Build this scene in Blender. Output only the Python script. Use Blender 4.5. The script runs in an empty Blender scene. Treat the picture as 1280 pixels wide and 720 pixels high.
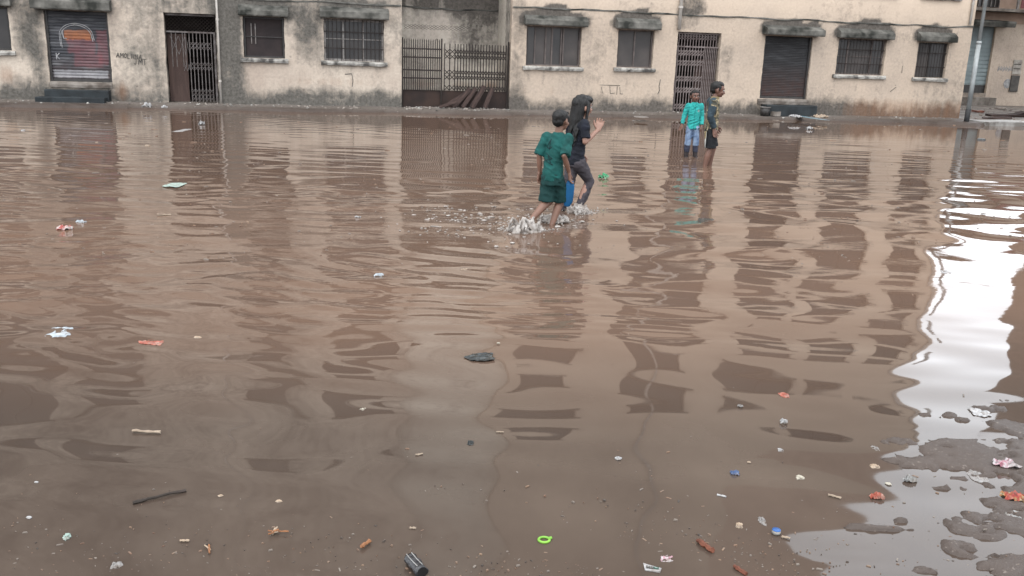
import bpy, bmesh, math, random
import numpy as np
from mathutils import Vector, Matrix
from mathutils.bvhtree import BVHTree

# ------------------------------------------------------------------ camera, sky, sun, exposure
scn = bpy.context.scene
COL = scn.collection
CAM_H, FPX, HORIZON, ROLL = 1.6, 1120.0, 67.0, math.radians(1.95)
PITCH = math.atan((360 - HORIZON) / FPX)
_f = np.array([0, math.cos(PITCH), -math.sin(PITCH)])
_r = np.array([1.0, 0, 0])
_u = np.cross(_r, _f)
CR = math.cos(ROLL) * _r + math.sin(ROLL) * _u
CU = -math.sin(ROLL) * _r + math.cos(ROLL) * _u
CF = _f
cam_d = bpy.data.cameras.new("camera")
cam = bpy.data.objects.new("camera", cam_d)
COL.objects.link(cam)
cam_d.sensor_width = 36.0
cam_d.lens = 36.0 * FPX / 1280.0
cam_d.clip_start, cam_d.clip_end = 0.05, 2000
M = Matrix.Identity(4)
for i in range(3):
    M[i][0], M[i][1], M[i][2] = CR[i], CU[i], -CF[i]
M[2][3] = CAM_H
cam.matrix_world = M
scn.camera = cam

SUN_EL, SUN_ROT = math.radians(58), math.radians(200)
world = bpy.data.worlds.new("World")
scn.world = world
world.use_nodes = True
wt = world.node_tree
bg = wt.nodes["Background"]
sky = wt.nodes.new("ShaderNodeTexSky")
sky.sky_type = 'NISHITA'
sky.sun_disc = False
sky.sun_elevation, sky.sun_rotation = SUN_EL, SUN_ROT
sky.dust_density, sky.air_density = 4.0, 1.0
hs = wt.nodes.new("ShaderNodeHueSaturation")
hs.inputs['Saturation'].default_value = 0.16
wt.links.new(sky.outputs[0], hs.inputs['Color'])
wm = wt.nodes.new("ShaderNodeMixRGB")          # the cloud deck: an even pale grey over the whole sky
wm.inputs[0].default_value = 0.7
wm.inputs[2].default_value = (14.2, 14.9, 15.8, 1)
wt.links.new(hs.outputs[0], wm.inputs[1])
wt.links.new(wm.outputs[0], bg.inputs['Color'])
bg.inputs['Strength'].default_value = 0.15
sl = bpy.data.lights.new("sun", 'SUN')
sl.energy, sl.angle, sl.color = 0.8, math.radians(40), (1.0, 0.96, 0.9)
so = bpy.data.objects.new("sun", sl)
COL.objects.link(so)
sd = Vector((math.sin(SUN_ROT) * math.cos(SUN_EL), math.cos(SUN_ROT) * math.cos(SUN_EL), math.sin(SUN_EL)))
so.rotation_euler = sd.to_track_quat('Z', 'Y').to_euler()
so.location = sd * 60
scn.view_settings.view_transform = 'Standard'
scn.view_settings.look = 'None'
scn.view_settings.exposure = 1.0
scn.view_settings.gamma = 1.0

rnd = random.Random(7)

# ------------------------------------------------------------------ helpers
def spot(u, v, z=0.0):
    """where the sight line through a picture point meets the level z"""
    d = (u - 640) * CR + (360 - v) * CU + FPX * CF
    t = (z - CAM_H) / d[2]
    return Vector((t * d[0], t * d[1], z))

def mpp(p):
    return math.sqrt(p[0] ** 2 + p[1] ** 2 + CAM_H ** 2) / FPX

def _hash(ix, iy, iz, seed):
    h = (ix * 374761393 + iy * 668265263 + iz * 2147483647 + seed * 1274126177) & 0xffffffff
    h = ((h ^ (h >> 13)) * 1274126177) & 0xffffffff
    h = (h ^ (h >> 16)) & 0xffffffff
    return h / 4294967295.0

def vn(x, y, z=0.0, seed=0):
    x = np.asarray(x, float); y = np.asarray(y, float); z = np.asarray(z, float) + 0 * x
    ix, iy, iz = np.floor(x).astype(np.int64), np.floor(y).astype(np.int64), np.floor(z).astype(np.int64)
    fx, fy, fz = x - ix, y - iy, z - iz
    fx, fy, fz = [t * t * (3 - 2 * t) for t in (fx, fy, fz)]
    r = 0
    for a in (0, 1):
        for b in (0, 1):
            for c in (0, 1):
                w = (fx if a else 1 - fx) * (fy if b else 1 - fy) * (fz if c else 1 - fz)
                r = r + w * _hash(ix + a, iy + b, iz + c, seed)
    return r * 2 - 1

def fbm(x, y, z=0.0, seed=0, o=4):
    r, a, s = 0, 1.0, 1.0
    for i in range(o):
        r = r + a * vn(np.asarray(x) * s, np.asarray(y) * s, np.asarray(z) * s, seed + i * 17)
        a *= 0.5; s *= 2.03
    return r

def sstep(a, b, x):
    t = np.clip((np.asarray(x, float) - a) / (b - a), 0, 1)
    return t * t * (3 - 2 * t)

class MB:
    def __init__(s): s.v, s.f = [], []
    def add(s, vs, fs):
        n = len(s.v); s.v += [tuple(map(float, p)) for p in vs]; s.f += [tuple(i + n for i in f) for f in fs]; return s
    def box(s, x0, x1, y0, y1, z0, z1):
        return s.add([(x0,y0,z0),(x1,y0,z0),(x1,y1,z0),(x0,y1,z0),(x0,y0,z1),(x1,y0,z1),(x1,y1,z1),(x0,y1,z1)],
                     [(0,3,2,1),(4,5,6,7),(0,1,5,4),(1,2,6,5),(2,3,7,6),(3,0,4,7)])
    def prism(s, poly, x0, x1, nx=1, jit=0, seed=0):
        """a (y,z) outline swept along x"""
        n = len(poly); vs, fs = [], []
        for k in range(nx + 1):
            x = x0 + (x1 - x0) * k / nx
            for j, (y, z) in enumerate(poly):
                a = float(vn(k * 1.7 + .3, j * 2.3, seed)) * jit; b = float(vn(k * 1.3 + 9, j * 2.1, seed + 5)) * jit
                vs.append((x, y + (a if y < -1e-6 else 0), z + b))
        for k in range(nx):
            for j in range(n):
                a, b = k * n + j, k * n + (j + 1) % n
                fs.append((a, a + n, b + n, b))
        fs.append(tuple(range(n))); fs.append(tuple(range(nx * n + n - 1, nx * n - 1, -1)))
        return s.add(vs, fs)
    def tube(s, pts, rad, n=8, flat=1.0):
        pts = [Vector(p) for p in pts]
        if not hasattr(rad, '__len__'): rad = [rad] * len(pts)
        vs, fs = [], []
        up = None
        for i, p in enumerate(pts):
            t = (pts[min(i + 1, len(pts) - 1)] - pts[max(i - 1, 0)]).normalized()
            if up is None:
                up = Vector((0, 0, 1)) if abs(t.z) < .9 else Vector((0, 1, 0))
            a = t.cross(up).normalized(); b = a.cross(t).normalized(); up = b
            for k in range(n):
                w = 2 * math.pi * k / n
                vs.append(p + a * math.cos(w) * rad[i] + b * math.sin(w) * rad[i] * flat)
        m = len(pts)
        for i in range(m - 1):
            for k in range(n):
                fs.append((i * n + k, i * n + (k + 1) % n, (i + 1) * n + (k + 1) % n, (i + 1) * n + k))
        fs.append(tuple(range(n - 1, -1, -1))); fs.append(tuple(range((m - 1) * n, m * n)))
        return s.add(vs, fs)
    def capsule(s, p0, p1, r0, r1, n=12):
        p0, p1 = Vector(p0), Vector(p1); d = p1 - p0
        L = d.length; t = d / L if L > 1e-6 else Vector((0, 0, 1))
        pts, rr = [], []
        for k in range(4):
            a = math.pi / 2 * (1 - k / 4.0)
            pts.append(p0 - t * r0 * math.sin(a)); rr.append(max(r0 * math.cos(a), r0 * .05))
        for k in range(5): pts.append(p0 + d * (k / 4.0)); rr.append(r0 + (r1 - r0) * k / 4.0)
        for k in range(1, 5):
            a = math.pi / 2 * k / 4.0
            pts.append(p1 + t * r1 * math.sin(a)); rr.append(max(r1 * math.cos(a), r1 * .05))
        return s.tube(pts, rr, n)
    def chain(s, pts, rs, n=12):
        for i in range(len(pts) - 1): s.capsule(pts[i], pts[i + 1], rs[i], rs[i + 1], n)
        return s
    def ell(s, c, r, rot=None, nu=14, nv=9):
        c = Vector(c); vs, fs = [], []
        for j in range(nv + 1):
            a = math.pi * j / nv
            for k in range(nu):
                b = 2 * math.pi * k / nu
                q = Vector((r[0] * max(math.sin(a), .02) * math.cos(b), r[1] * max(math.sin(a), .02) * math.sin(b), r[2] * math.cos(a)))
                if rot is not None: q = rot @ q
                vs.append(c + q)
        for j in range(nv):
            for k in range(nu):
                fs.append((j * nu + k, (j + 1) * nu + k, (j + 1) * nu + (k + 1) % nu, j * nu + (k + 1) % nu))
        fs.append(tuple(range(nu))); fs.append(tuple(range((nv + 1) * nu - 1, nv * nu - 1, -1)))
        return s.add(vs, fs)
    def loft(s, rings, n=24):
        """rings: (centre, rx, ry[, tilt matrix])"""
        vs, fs = [], []
        for R in rings:
            c = Vector(R[0])
            for k in range(n):
                w = 2 * math.pi * k / n
                q = Vector((R[1] * math.cos(w), R[2] * math.sin(w), 0))
                if len(R) > 3: q = R[3] @ q
                vs.append(c + q)
        for i in range(len(rings) - 1):
            for k in range(n):
                fs.append((i * n + k, i * n + (k + 1) % n, (i + 1) * n + (k + 1) % n, (i + 1) * n + k))
        fs.append(tuple(range(n - 1, -1, -1))); fs.append(tuple(range((len(rings) - 1) * n, len(rings) * n)))
        return s.add(vs, fs)
    def mesh(s, name, smooth=False):
        me = bpy.data.meshes.new(name)
        me.from_pydata(s.v, [], s.f)
        if smooth: me.polygons.foreach_set('use_smooth', [True] * len(me.polygons))
        me.update(); return me
    def build(s, name, mat, parent=None, smooth=False, kind=None):
        return link(name, s.mesh(name, smooth), mat, parent, kind)

def link(name, me, mat, parent=None, kind=None):
    if mat is not None and not me.materials: me.materials.append(mat)
    o = bpy.data.objects.new(name, me)
    COL.objects.link(o)
    if parent is not None: o.parent = parent
    if kind: o['kind'] = kind
    return o

def tag(o, label, cat, group=None):
    o['label'], o['category'] = label, cat
    if group: o['group'] = group
    return o

def empty(name, loc, rz, label, cat, group=None):
    o = bpy.data.objects.new(name, None)
    COL.objects.link(o)
    o.empty_display_size = .2
    o.location, o.rotation_euler = loc, (0, 0, rz)
    return tag(o, label, cat, group)

def fuse(name, mb, voxel, mat, parent, smooth=2, wrinkle=None):
    """one continuous surface grown over all the overlapping pieces of mb"""
    me = mb.mesh(name)
    o = bpy.data.objects.new(name, me)
    COL.objects.link(o)
    m = o.modifiers.new('r', 'REMESH'); m.mode = 'VOXEL'; m.voxel_size = voxel; m.use_smooth_shade = True
    if smooth:
        k = o.modifiers.new('s', 'SMOOTH'); k.factor = .5; k.iterations = smooth
    dg = bpy.context.evaluated_depsgraph_get(); dg.update()
    ne = bpy.data.meshes.new_from_object(o.evaluated_get(dg))
    bpy.data.objects.remove(o)
    bpy.data.meshes.remove(me)
    ne.name = name
    if wrinkle:
        amp, sc, seed = wrinkle[:3]; zf = wrinkle[3] if len(wrinkle) > 3 else 1.5
        n = len(ne.vertices)
        co = np.empty(n * 3); ne.vertices.foreach_get('co', co); co = co.reshape(-1, 3)
        no = np.empty(n * 3); ne.vertex_normals.foreach_get('vector', no); no = no.reshape(-1, 3)
        q = 1 - np.abs(fbm(co[:, 0] * sc, co[:, 1] * sc, co[:, 2] * sc * zf + co[:, 0] * sc * .6 * (zf > 1), seed, 2))
        co += no * (amp * (q - .5))[:, None]
        ne.vertices.foreach_set('co', co.ravel()); ne.update()
    ne.polygons.foreach_set('use_smooth', [True] * len(ne.polygons))
    ne.materials.clear()
    return link(name, ne, mat, parent)

# ------------------------------------------------------------------ materials
def N(t, typ, **kw):
    n = t.nodes.new(typ)
    for k, v in kw.items():
        if k in n.inputs: n.inputs[k].default_value = v
        else: setattr(n, k, v)
    return n

def base_mat(name, rough=.7, metal=0.0):
    m = bpy.data.materials.new(name); m.use_nodes = True
    t = m.node_tree; b = t.nodes['Principled BSDF']
    b.inputs['Roughness'].default_value = rough; b.inputs['Metallic'].default_value = metal
    return m, t, b

def noise(t, vec, scale, detail=4, rough=.55, dist=0.0):
    n = N(t, 'ShaderNodeTexNoise'); n.inputs['Scale'].default_value = scale; n.inputs['Detail'].default_value = detail
    n.inputs['Roughness'].default_value = rough; n.inputs['Distortion'].default_value = dist
    if vec is not None: t.links.new(vec, n.inputs['Vector'])
    return n.outputs['Fac']

def ramp(t, fac, stops):
    r = N(t, 'ShaderNodeValToRGB')
    e = r.color_ramp.elements
    while len(e) < len(stops): e.new(.5)
    for k, (p, c) in enumerate(stops):
        e[k].position = p; e[k].color = c if len(c) == 4 else (*c, 1)
    t.links.new(fac, r.inputs[0]); return r.outputs[0]

def mapr(t, fac, a, b, c=0.0, d=1.0):
    r = N(t, 'ShaderNodeMapRange'); r.inputs[1].default_value = a; r.inputs[2].default_value = b
    r.inputs[3].default_value = c; r.inputs[4].default_value = d
    t.links.new(fac, r.inputs[0]); return r.outputs[0]

def math_(t, op, a, b=None):
    n = N(t, 'ShaderNodeMath', operation=op)
    for i, x in enumerate((a, b)):
        if x is None: continue
        if isinstance(x, (int, float)): n.inputs[i].default_value = x
        else: t.links.new(x, n.inputs[i])
    return n.outputs[0]

def mix(t, fac, a, b, blend='MIX'):
    n = N(t, 'ShaderNodeMixRGB', blend_type=blend)
    for i, x in enumerate((fac, a, b)):
        if isinstance(x, (int, float)): n.inputs[i].default_value = x
        elif isinstance(x, tuple): n.inputs[i].default_value = (*x[:3], 1)
        else: t.links.new(x, n.inputs[i])
    return n.outputs[0]

def coords(t, scale=(1, 1, 1), kind='Object'):
    c = N(t, 'ShaderNodeTexCoord')
    m = N(t, 'ShaderNodeMapping'); m.inputs['Scale'].default_value = scale
    t.links.new(c.outputs[kind], m.inputs[0]); return m.outputs[0]

def bump(t, b, h, strength=.3, dist=.01):
    n = N(t, 'ShaderNodeBump'); n.inputs['Strength'].default_value = strength; n.inputs['Distance'].default_value = dist
    t.links.new(h, n.inputs['Height']); t.links.new(n.outputs[0], b.inputs['Normal'])

def attr(t, name):
    a = N(t, 'ShaderNodeAttribute'); a.attribute_name = name; return a.outputs['Fac']

ALB = .62
def simple(name, col, rough=.7, col2=None, scale=6.0, bmp=.25, metal=0.0, lo=.38, hi=.66, stretch=(1, 1, 1), bd=.01):
    m, t, b = base_mat(name, rough, metal)
    v = coords(t, stretch)
    b.inputs['Specular IOR Level'].default_value = .14 if rough > .5 else .3
    col = tuple(x * ALB for x in col); col2 = tuple(x * ALB for x in col2) if col2 else None
    n = noise(t, v, scale, 6)
    c2 = col2 if col2 else tuple(x * .6 for x in col)
    t.links.new(ramp(t, n, [(lo, c2), (hi, col)]), b.inputs['Base Color'])
    if bmp: bump(t, b, noise(t, v, scale * 4, 4), bmp, bd)
    return m

def plaster(name, clean, clean2, grime, grime2):
    m, t, b = base_mat(name, .9)
    b.inputs['Specular IOR Level'].default_value = .12
    v = coords(t)
    big = noise(t, v, .7, 5, .6)
    med = noise(t, v, 2.6, 8, .68, .3)
    fine = noise(t, v, 14, 6, .65)
    streak = noise(t, coords(t, (5.5, 5.5, .55)), 1.0, 6, .65)
    base = mix(t, mapr(t, big, .35, .65), clean, clean2)
    base = mix(t, mapr(t, fine, .35, .72, 0, .38), base, (.15, .125, .105), 'MIX')
    mold = attr(t, 'mold')
    sx = N(t, 'ShaderNodeSeparateXYZ'); t.links.new(coords(t), sx.inputs[0])
    base = mix(t, mapr(t, sx.outputs['Z'], 2.6, 3.6, 0, .6), base, tuple(min(.62, x * 1.42) for x in clean))
    s = math_(t, 'ADD', math_(t, 'MULTIPLY', med, .8), math_(t, 'MULTIPLY', streak, .5))
    s = math_(t, 'ADD', s, math_(t, 'MULTIPLY', fine, .24))
    s = math_(t, 'ADD', s, math_(t, 'SUBTRACT', mold, .62))
    s = math_(t, 'ADD', s, math_(t, 'MULTIPLY', math_(t, 'SUBTRACT', noise(t, v, 5.5, 5, .7, .6), .5), .8))
    f = math_(t, 'POWER', mapr(t, s, .48, 1.06), 1.1)
    gr = mix(t, mapr(t, fine, .35, .65), grime, grime2)
    base = mix(t, math_(t, 'MULTIPLY', f, .93), base, gr)
    rust = attr(t, 'rust')
    rf = mapr(t, math_(t, 'ADD', math_(t, 'MULTIPLY', streak, .6), math_(t, 'SUBTRACT', rust, .3)), .25, .8)
    base = mix(t, math_(t, 'MULTIPLY', rf, .8), base, (.15, .075, .04))
    # flaked spots
    vo = N(t, 'ShaderNodeTexVoronoi'); vo.inputs['Scale'].default_value = 1.9
    t.links.new(v, vo.inputs['Vector'])
    spots = math_(t, 'MULTIPLY', mapr(t, math_(t, 'ADD', vo.outputs['Distance'], math_(t, 'MULTIPLY', fine, .12)), .125, .105), mapr(t, big, .44, .52))
    base = mix(t, math_(t, 'MULTIPLY', spots, .6), base, (.09, .075, .065))
    t.links.new(base, b.inputs['Base Color'])
    h = math_(t, 'ADD', math_(t, 'MULTIPLY', med, 1.0), math_(t, 'MULTIPLY', fine, .5))
    h = math_(t, 'SUBTRACT', h, math_(t, 'MULTIPLY', spots, .6))
    bump(t, b, h, .55, .02)
    return m

MAT = {}
MAT['wall_left'] = plaster('grey plaster', (.385, .332, .275), (.29, .238, .195), (.03, .0295, .027), (.085, .08, .072))
MAT['wall_right'] = plaster('peach plaster', (.36, .292, .230), (.306, .252, .203), (.028, .0265, .024), (.085, .076, .068))
MAT['recess'] = plaster('stained plaster', (.44, .40, .34), (.36, .315, .27), (.028, .025, .022), (.085, .074, .066))
MAT['back'] = plaster('brown plaster', (.44, .365, .295), (.35, .29, .24), (.08, .07, .06), (.16, .135, .115))
MAT['peachband'] = simple('peach paint', (.62, .45, .35), .85, (.5, .36, .28), 3)
MAT['hood'] = simple('mossy concrete', (.21, .20, .18), .92, (.03, .031, .027), 2.6, .35, bd=.01, lo=.36, hi=.72)
MAT['sill'] = simple('whitewashed sill', (.42, .40, .365), .85, (.08, .075, .07), 5, .5, lo=.36, hi=.62)
MAT['concrete'] = simple('dirty concrete', (.3, .27, .24), .9, (.12, .1, .085), 3, .5)
MAT['slate'] = simple('painted step', (.038, .045, .049), .7, (.022, .025, .027), 3, .3)
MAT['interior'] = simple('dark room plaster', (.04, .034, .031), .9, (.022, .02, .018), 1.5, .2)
MAT['frame_dark'] = simple('dark window metal', (.05, .045, .043), .5, (.03, .027, .025), 8, .2)
MAT['frame_mid'] = simple('faded brown frame', (.15, .125, .115), .6, (.09, .075, .07), 6, .2)
MAT['frame_grey'] = simple('grey painted frame', (.3, .285, .27), .6, (.16, .14, .13), 6, .2)
MAT['pane'] = simple('dusty pane', (.045, .039, .037), .3, (.022, .02, .02), 1.4, .05)
MAT['pane_brown'] = simple('brown insect mesh', (.045, .034, .033), .75, (.03, .024, .024), 2.5, .3)
MAT['pane_upper'] = simple('dark upper pane', (.02, .017, .016), .5, (.01, .009, .009), 1.4, .05)
MAT['pane_frost'] = simple('frosted pane', (.075, .063, .058), .45, (.036, .031, .029), 1.2, .1)
MAT['iron'] = simple('weathered iron', (.17, .155, .15), .65, (.08, .066, .06), 7, .3)
MAT['iron_pink'] = simple('faded painted iron', (.23, .195, .185), .6, (.11, .085, .08), 7, .3)
MAT['iron_dark'] = simple('dark iron', (.042, .034, .030), .65, (.024, .018, .016), 7, .3)
MAT['rust_plate'] = simple('rusted sheet', (.05, .032, .026), .8, (.03, .022, .02), 2.5, .4)
MAT['door_brown'] = simple('brown wooden door', (.11, .072, .06), .7, (.065, .042, .036), 2, .3, stretch=(4, 4, .5))
MAT['pipe'] = simple('old pipe', (.62, .585, .54), .7, (.40, .36, .32), 3, .3, stretch=(2, 2, .6))
MAT['plank'] = simple('wet dark plank', (.07, .045, .038), .8, (.03, .02, .018), 3, .5, stretch=(1, 8, 8))
MAT['rubble'] = simple('rubble', (.36, .32, .28), .9, (.16, .13, .115), 4, .5)
MAT['brick_red'] = simple('broken brick', (.34, .14, .1), .9, (.2, .1, .08), 6, .5)
MAT['scrawl'] = simple('black scrawl', (.06, .055, .05), .9, (.15, .135, .12), 14, 0)
MAT['chalk'] = simple('pale chalk paint', (.5, .49, .48), .9, (.25, .25, .26), 9, 0)
MAT['pale_blue'] = simple('pale blue shutter paint', (.34, .41, .42), .6, (.24, .29, .3), 2, .2)
MAT['red_panel'] = simple('faded maroon panel', (.24, .085, .085), .7, (.16, .06, .06), 3, .2)
MAT['poster'] = simple('weathered paper', (.5, .47, .42), .85, (.3, .27, .24), 5, .2)
MAT['poster_dark'] = simple('dark notice board', (.14, .13, .115), .7, (.08, .075, .07), 5, .2)
MAT['tank'] = simple('roof tank', (.03, .03, .03), .5)

def shutter_mat(name, paints, dark=(.035, .036, .04), light=(.11, .11, .115), rust=(.06, .036, .032), rz=(0.5, 1.2)):
    m, t, b = base_mat(name, .6, .0)
    b.inputs['Specular IOR Level'].default_value = .12
    c = N(t, 'ShaderNodeTexCoord'); s = N(t, 'ShaderNodeSeparateXYZ')
    t.links.new(c.outputs['Object'], s.inputs[0])
    v = coords(t)
    n1 = noise(t, coords(t, (.8, 1, 4)), 2.2, 6, .6); n2 = noise(t, v, 7, 6, .7)
    col = mix(t, mapr(t, n1, .45, .75), dark, light)
    col = mix(t, math_(t, 'MULTIPLY', mapr(t, s.outputs['Z'], rz[1], rz[0]), mapr(t, n2, .35, .6, .25, .9)), col, rust)
    for (x0, x1, z0, z1, pc, amt) in paints:
        mk = None
        for out, a, bb in (('X', x0, x1), ('Z', z0, z1)):
            w = math_(t, 'ADD', s.outputs[out], math_(t, 'MULTIPLY', math_(t, 'SUBTRACT', n2, .5), .16))
            e = math_(t, 'MULTIPLY', mapr(t, w, a - .02, a + .02), mapr(t, w, bb + .02, bb - .02))
            mk = e if mk is None else math_(t, 'MULTIPLY', mk, e)
        col = mix(t, math_(t, 'MULTIPLY', mk, mapr(t, n2, .3, .6, amt * .55, amt)), col, pc)
    t.links.new(col, b.inputs['Base Color'])
    bump(t, b, n2, .15, .005)
    return m
MAT['shutter_painted'] = shutter_mat('painted roller shutter', [
    (-8.17, -7.55, 1.25, 1.62, (.15, .05, .055), .5), (-7.5, -7.26, 1.0, 1.82, (.15, .05, .055), .52), (-8.05, -7.4, .93, 1.25, (.15, .05, .055), .42), (-8.22, -7.62, 1.58, 1.80, (.30, .11, .045), .7),
    (-8.55, -7.3, .66, .84, (.32, .32, .33), .5)])
MAT['shutter_dark'] = shutter_mat('dark roller shutter', [], (.022, .0215, .0225), (.042, .043, .045), (.042, .023, .019), (.7, 1.6))

# water and ground
def water_mat():
    m, t, b = base_mat('muddy water', .035)
    v = coords(t)
    far = noise(t, coords(t, (.5, .35, 1)), .55, 4, .5)
    blot = noise(t, coords(t, (1, .6, 1)), 1.6, 5, .6)
    sil = attr(t, 'shallow')
    deep = mix(t, mapr(t, far, .35, .65), (.090, .056, .039), (.074, .048, .035))
    shal = mix(t, mapr(t, blot, .35, .68), (.036, .026, .0205), (.050, .037, .029))
    col = mix(t, mapr(t, math_(t, 'ADD', sil, math_(t, 'MULTIPLY', math_(t, 'SUBTRACT', blot, .5), .35)), .1, .9), deep, shal)
    t.links.new(col, b.inputs['Base Color'])
    b.inputs['IOR'].default_value = 1.333
    ch = attr(t, 'chop')
    f1 = noise(t, coords(t, (3.2, 7.0, 1)), 1.6, 3, .6, .4)
    n = N(t, 'ShaderNodeBump'); n.inputs['Distance'].default_value = .012
    t.links.new(f1, n.inputs['Height']); t.links.new(ch, n.inputs['Strength'])
    t.links.new(n.outputs[0], b.inputs['Normal'])
    return m
MAT['water'] = water_mat()

def mud_mat():
    m, t, b = base_mat('wet mud', .6)
    b.inputs['Specular IOR Level'].default_value = .25
    v = coords(t)
    n1 = noise(t, v, .9, 6, .6); n2 = noise(t, v, 9, 6, .7); n3 = noise(t, v, 45, 3, .7)
    wet = mix(t, mapr(t, n1, .35, .65), (.034, .025, .0205), (.046, .0345, .0285))
    dry = mix(t, mapr(t, n2, .35, .65), (.07, .058, .05), (.115, .1, .087))
    col = mix(t, attr(t, 'dry'), wet, dry)
    col = mix(t, mapr(t, n3, .62, .75, 0, .35), col, (.3, .26, .22))
    t.links.new(col, b.inputs['Base Color'])
    r = math_(t, 'ADD', mapr(t, n1, .42, .6, .45, .7), math_(t, 'MULTIPLY', attr(t, 'dry'), mapr(t, n1, .45, .58, -.05, .35)))
    t.links.new(r, b.inputs['Roughness'])
    bump(t, b, math_(t, 'ADD', n2, math_(t, 'MULTIPLY', n3, .4)), .5, .02)
    return m
MAT['mud'] = mud_mat()

# ------------------------------------------------------------------ frame of the long facade (x along it, y into it)
ORG = Vector((-3.099, 24.42, 0.0)); TH = math.radians(13.336)
CT, ST = math.cos(TH), math.sin(TH)
def fw(s, y, z=0.0): return Vector((ORG.x + s * CT - y * ST, ORG.y + s * ST + y * CT, z))
def to_local(X, Y):
    dx, dy = X - ORG.x, Y - ORG.y
    return dx * CT + dy * ST, -dx * ST + dy * CT

# ------------------------------------------------------------------ ground
SHOALS = []   # low mud banks breaking the surface at the right
for (u, v, rx, ry, hh) in [(1262, 578, .32, .18, .05), (1232, 584, .15, .16, .035), (1290, 600, .22, .22, .05), (1216, 614, .10, .14, .03), (1252, 632, .18, .09, .035),
                           (1224, 655, .12, .12, .035), (1212, 690, .07, .08, .03), (1264, 652, .18, .08, .03), (1275, 640, .10, .05, .03), (1300, 550, .3, .25, .05),
                           (1236, 694, .10, .022, .03), (1115, 662, .11, .018, .024), (1128, 652, .04, .018, .022), (1275, 712, .16, .07, .05), (1262, 730, .2, .06, .05), (1310, 640, .2, .2, .04)]:
    p = spot(u, v); SHOALS.append((p.x, p.y, rx * (1.3 if u > 1190 else 1), ry * (1.3 if u > 1190 else 1), hh))
def ground_h(X, Y):
    s, y = to_local(X, Y)
    n = fbm(X * 1.3, Y * 1.3, 0, 3, 4)
    g = -.13 + .02 * n + .17 * sstep(2.6, 1.4, Y)
    nf = fbm(X * 6, Y * 9, 0, 21, 5)
    nf2 = fbm(X * 26, Y * 34, 0, 23, 2)
    for (px, py, rx, ry, hh) in SHOALS:
        d2 = ((X - px) / rx) ** 2 + ((Y - py) / ry) ** 2
        e_ = -.13 + (.13 + hh) * np.exp(-d2 * .38) + np.exp(-d2 * .22) * (.085 * nf + .035 * nf2 - .012)
        g = np.maximum(g, np.where(e_ > 0, .016 * (1 - np.exp(-e_ / .016)), e_))
    w = .72 + .5 * sstep(-6, -11, s) + .9 * sstep(13, 18, s) + .22 * vn(s * .8, 0, 0, 5) + .07 * vn(s * 5, 0, 0, 8)
    edge = -w
    a = sstep(-.09, .05, y - edge)
    ap = -.05 + .135 * a + .035 * sstep(edge + .1, 0.0, y) + .012 * n * a
    g = np.maximum(g, np.where(y > edge - .3, ap, -9))
    # the lot to the right of the frame
    rr = sstep(14.6, 16.0, X - (Y - 22) * .1) * sstep(12, 17, Y)
    return np.maximum(g, -.13 + .23 * rr + .012 * n)

def axis(parts):
    out = []
    for a, b, st in parts: out += list(np.arange(a, b - 1e-6, st))
    out.append(parts[-1][1]); return np.array(out)

def sheet_mesh(name, xs, ys, Z, attrs):
    X, Y = np.meshgrid(xs, ys)
    n, m = len(ys), len(xs)
    me = bpy.data.meshes.new(name)
    me.vertices.add(n * m)
    me.vertices.foreach_set('co', np.stack([X, Y, Z], -1).astype(np.float32).ravel())
    idx = np.arange(n * m).reshape(n, m)
    q = np.stack([idx[:-1, :-1], idx[:-1, 1:], idx[1:, 1:], idx[1:, :-1]], -1).reshape(-1, 4)
    me.loops.add(q.size); me.loops.foreach_set('vertex_index', q.ravel().astype(np.int32))
    me.polygons.add(len(q)); me.polygons.foreach_set('loop_start', np.arange(0, q.size, 4, dtype=np.int32))
    me.polygons.foreach_set('use_smooth', np.ones(len(q), dtype=bool))
    me.update(calc_edges=True)
    for k, a in attrs.items():
        at = me.attributes.new(k, 'FLOAT', 'POINT'); at.data.foreach_set('value', np.broadcast_to(a, X.shape).astype(np.float32).ravel())
    return me

gx = axis([(-600, -60, 90), (-60, -16, 4), (-16, 1.0, .14), (1.0, 2.6, .014), (2.6, 20, .14), (20, 60, 1.0), (60, 600, 90)])
gy = axis([(-300, -20, 70), (-20, 1, 1.5), (1, 2.4, .1), (2.4, 4.4, .014), (4.4, 19, .3), (19, 36, .07), (36, 60, .6), (60, 900, 120)])
GX, GY = np.meshgrid(gx, gy)
GZ = ground_h(GX, GY)
_s, _y = to_local(GX, GY)
gme = sheet_mesh('ground', gx, gy, GZ, {'dry': sstep(-1.0, -.3, _y) * sstep(.0, .09, GZ) * .9})
ground = link('ground', gme, MAT['mud'], None, 'structure')

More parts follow.
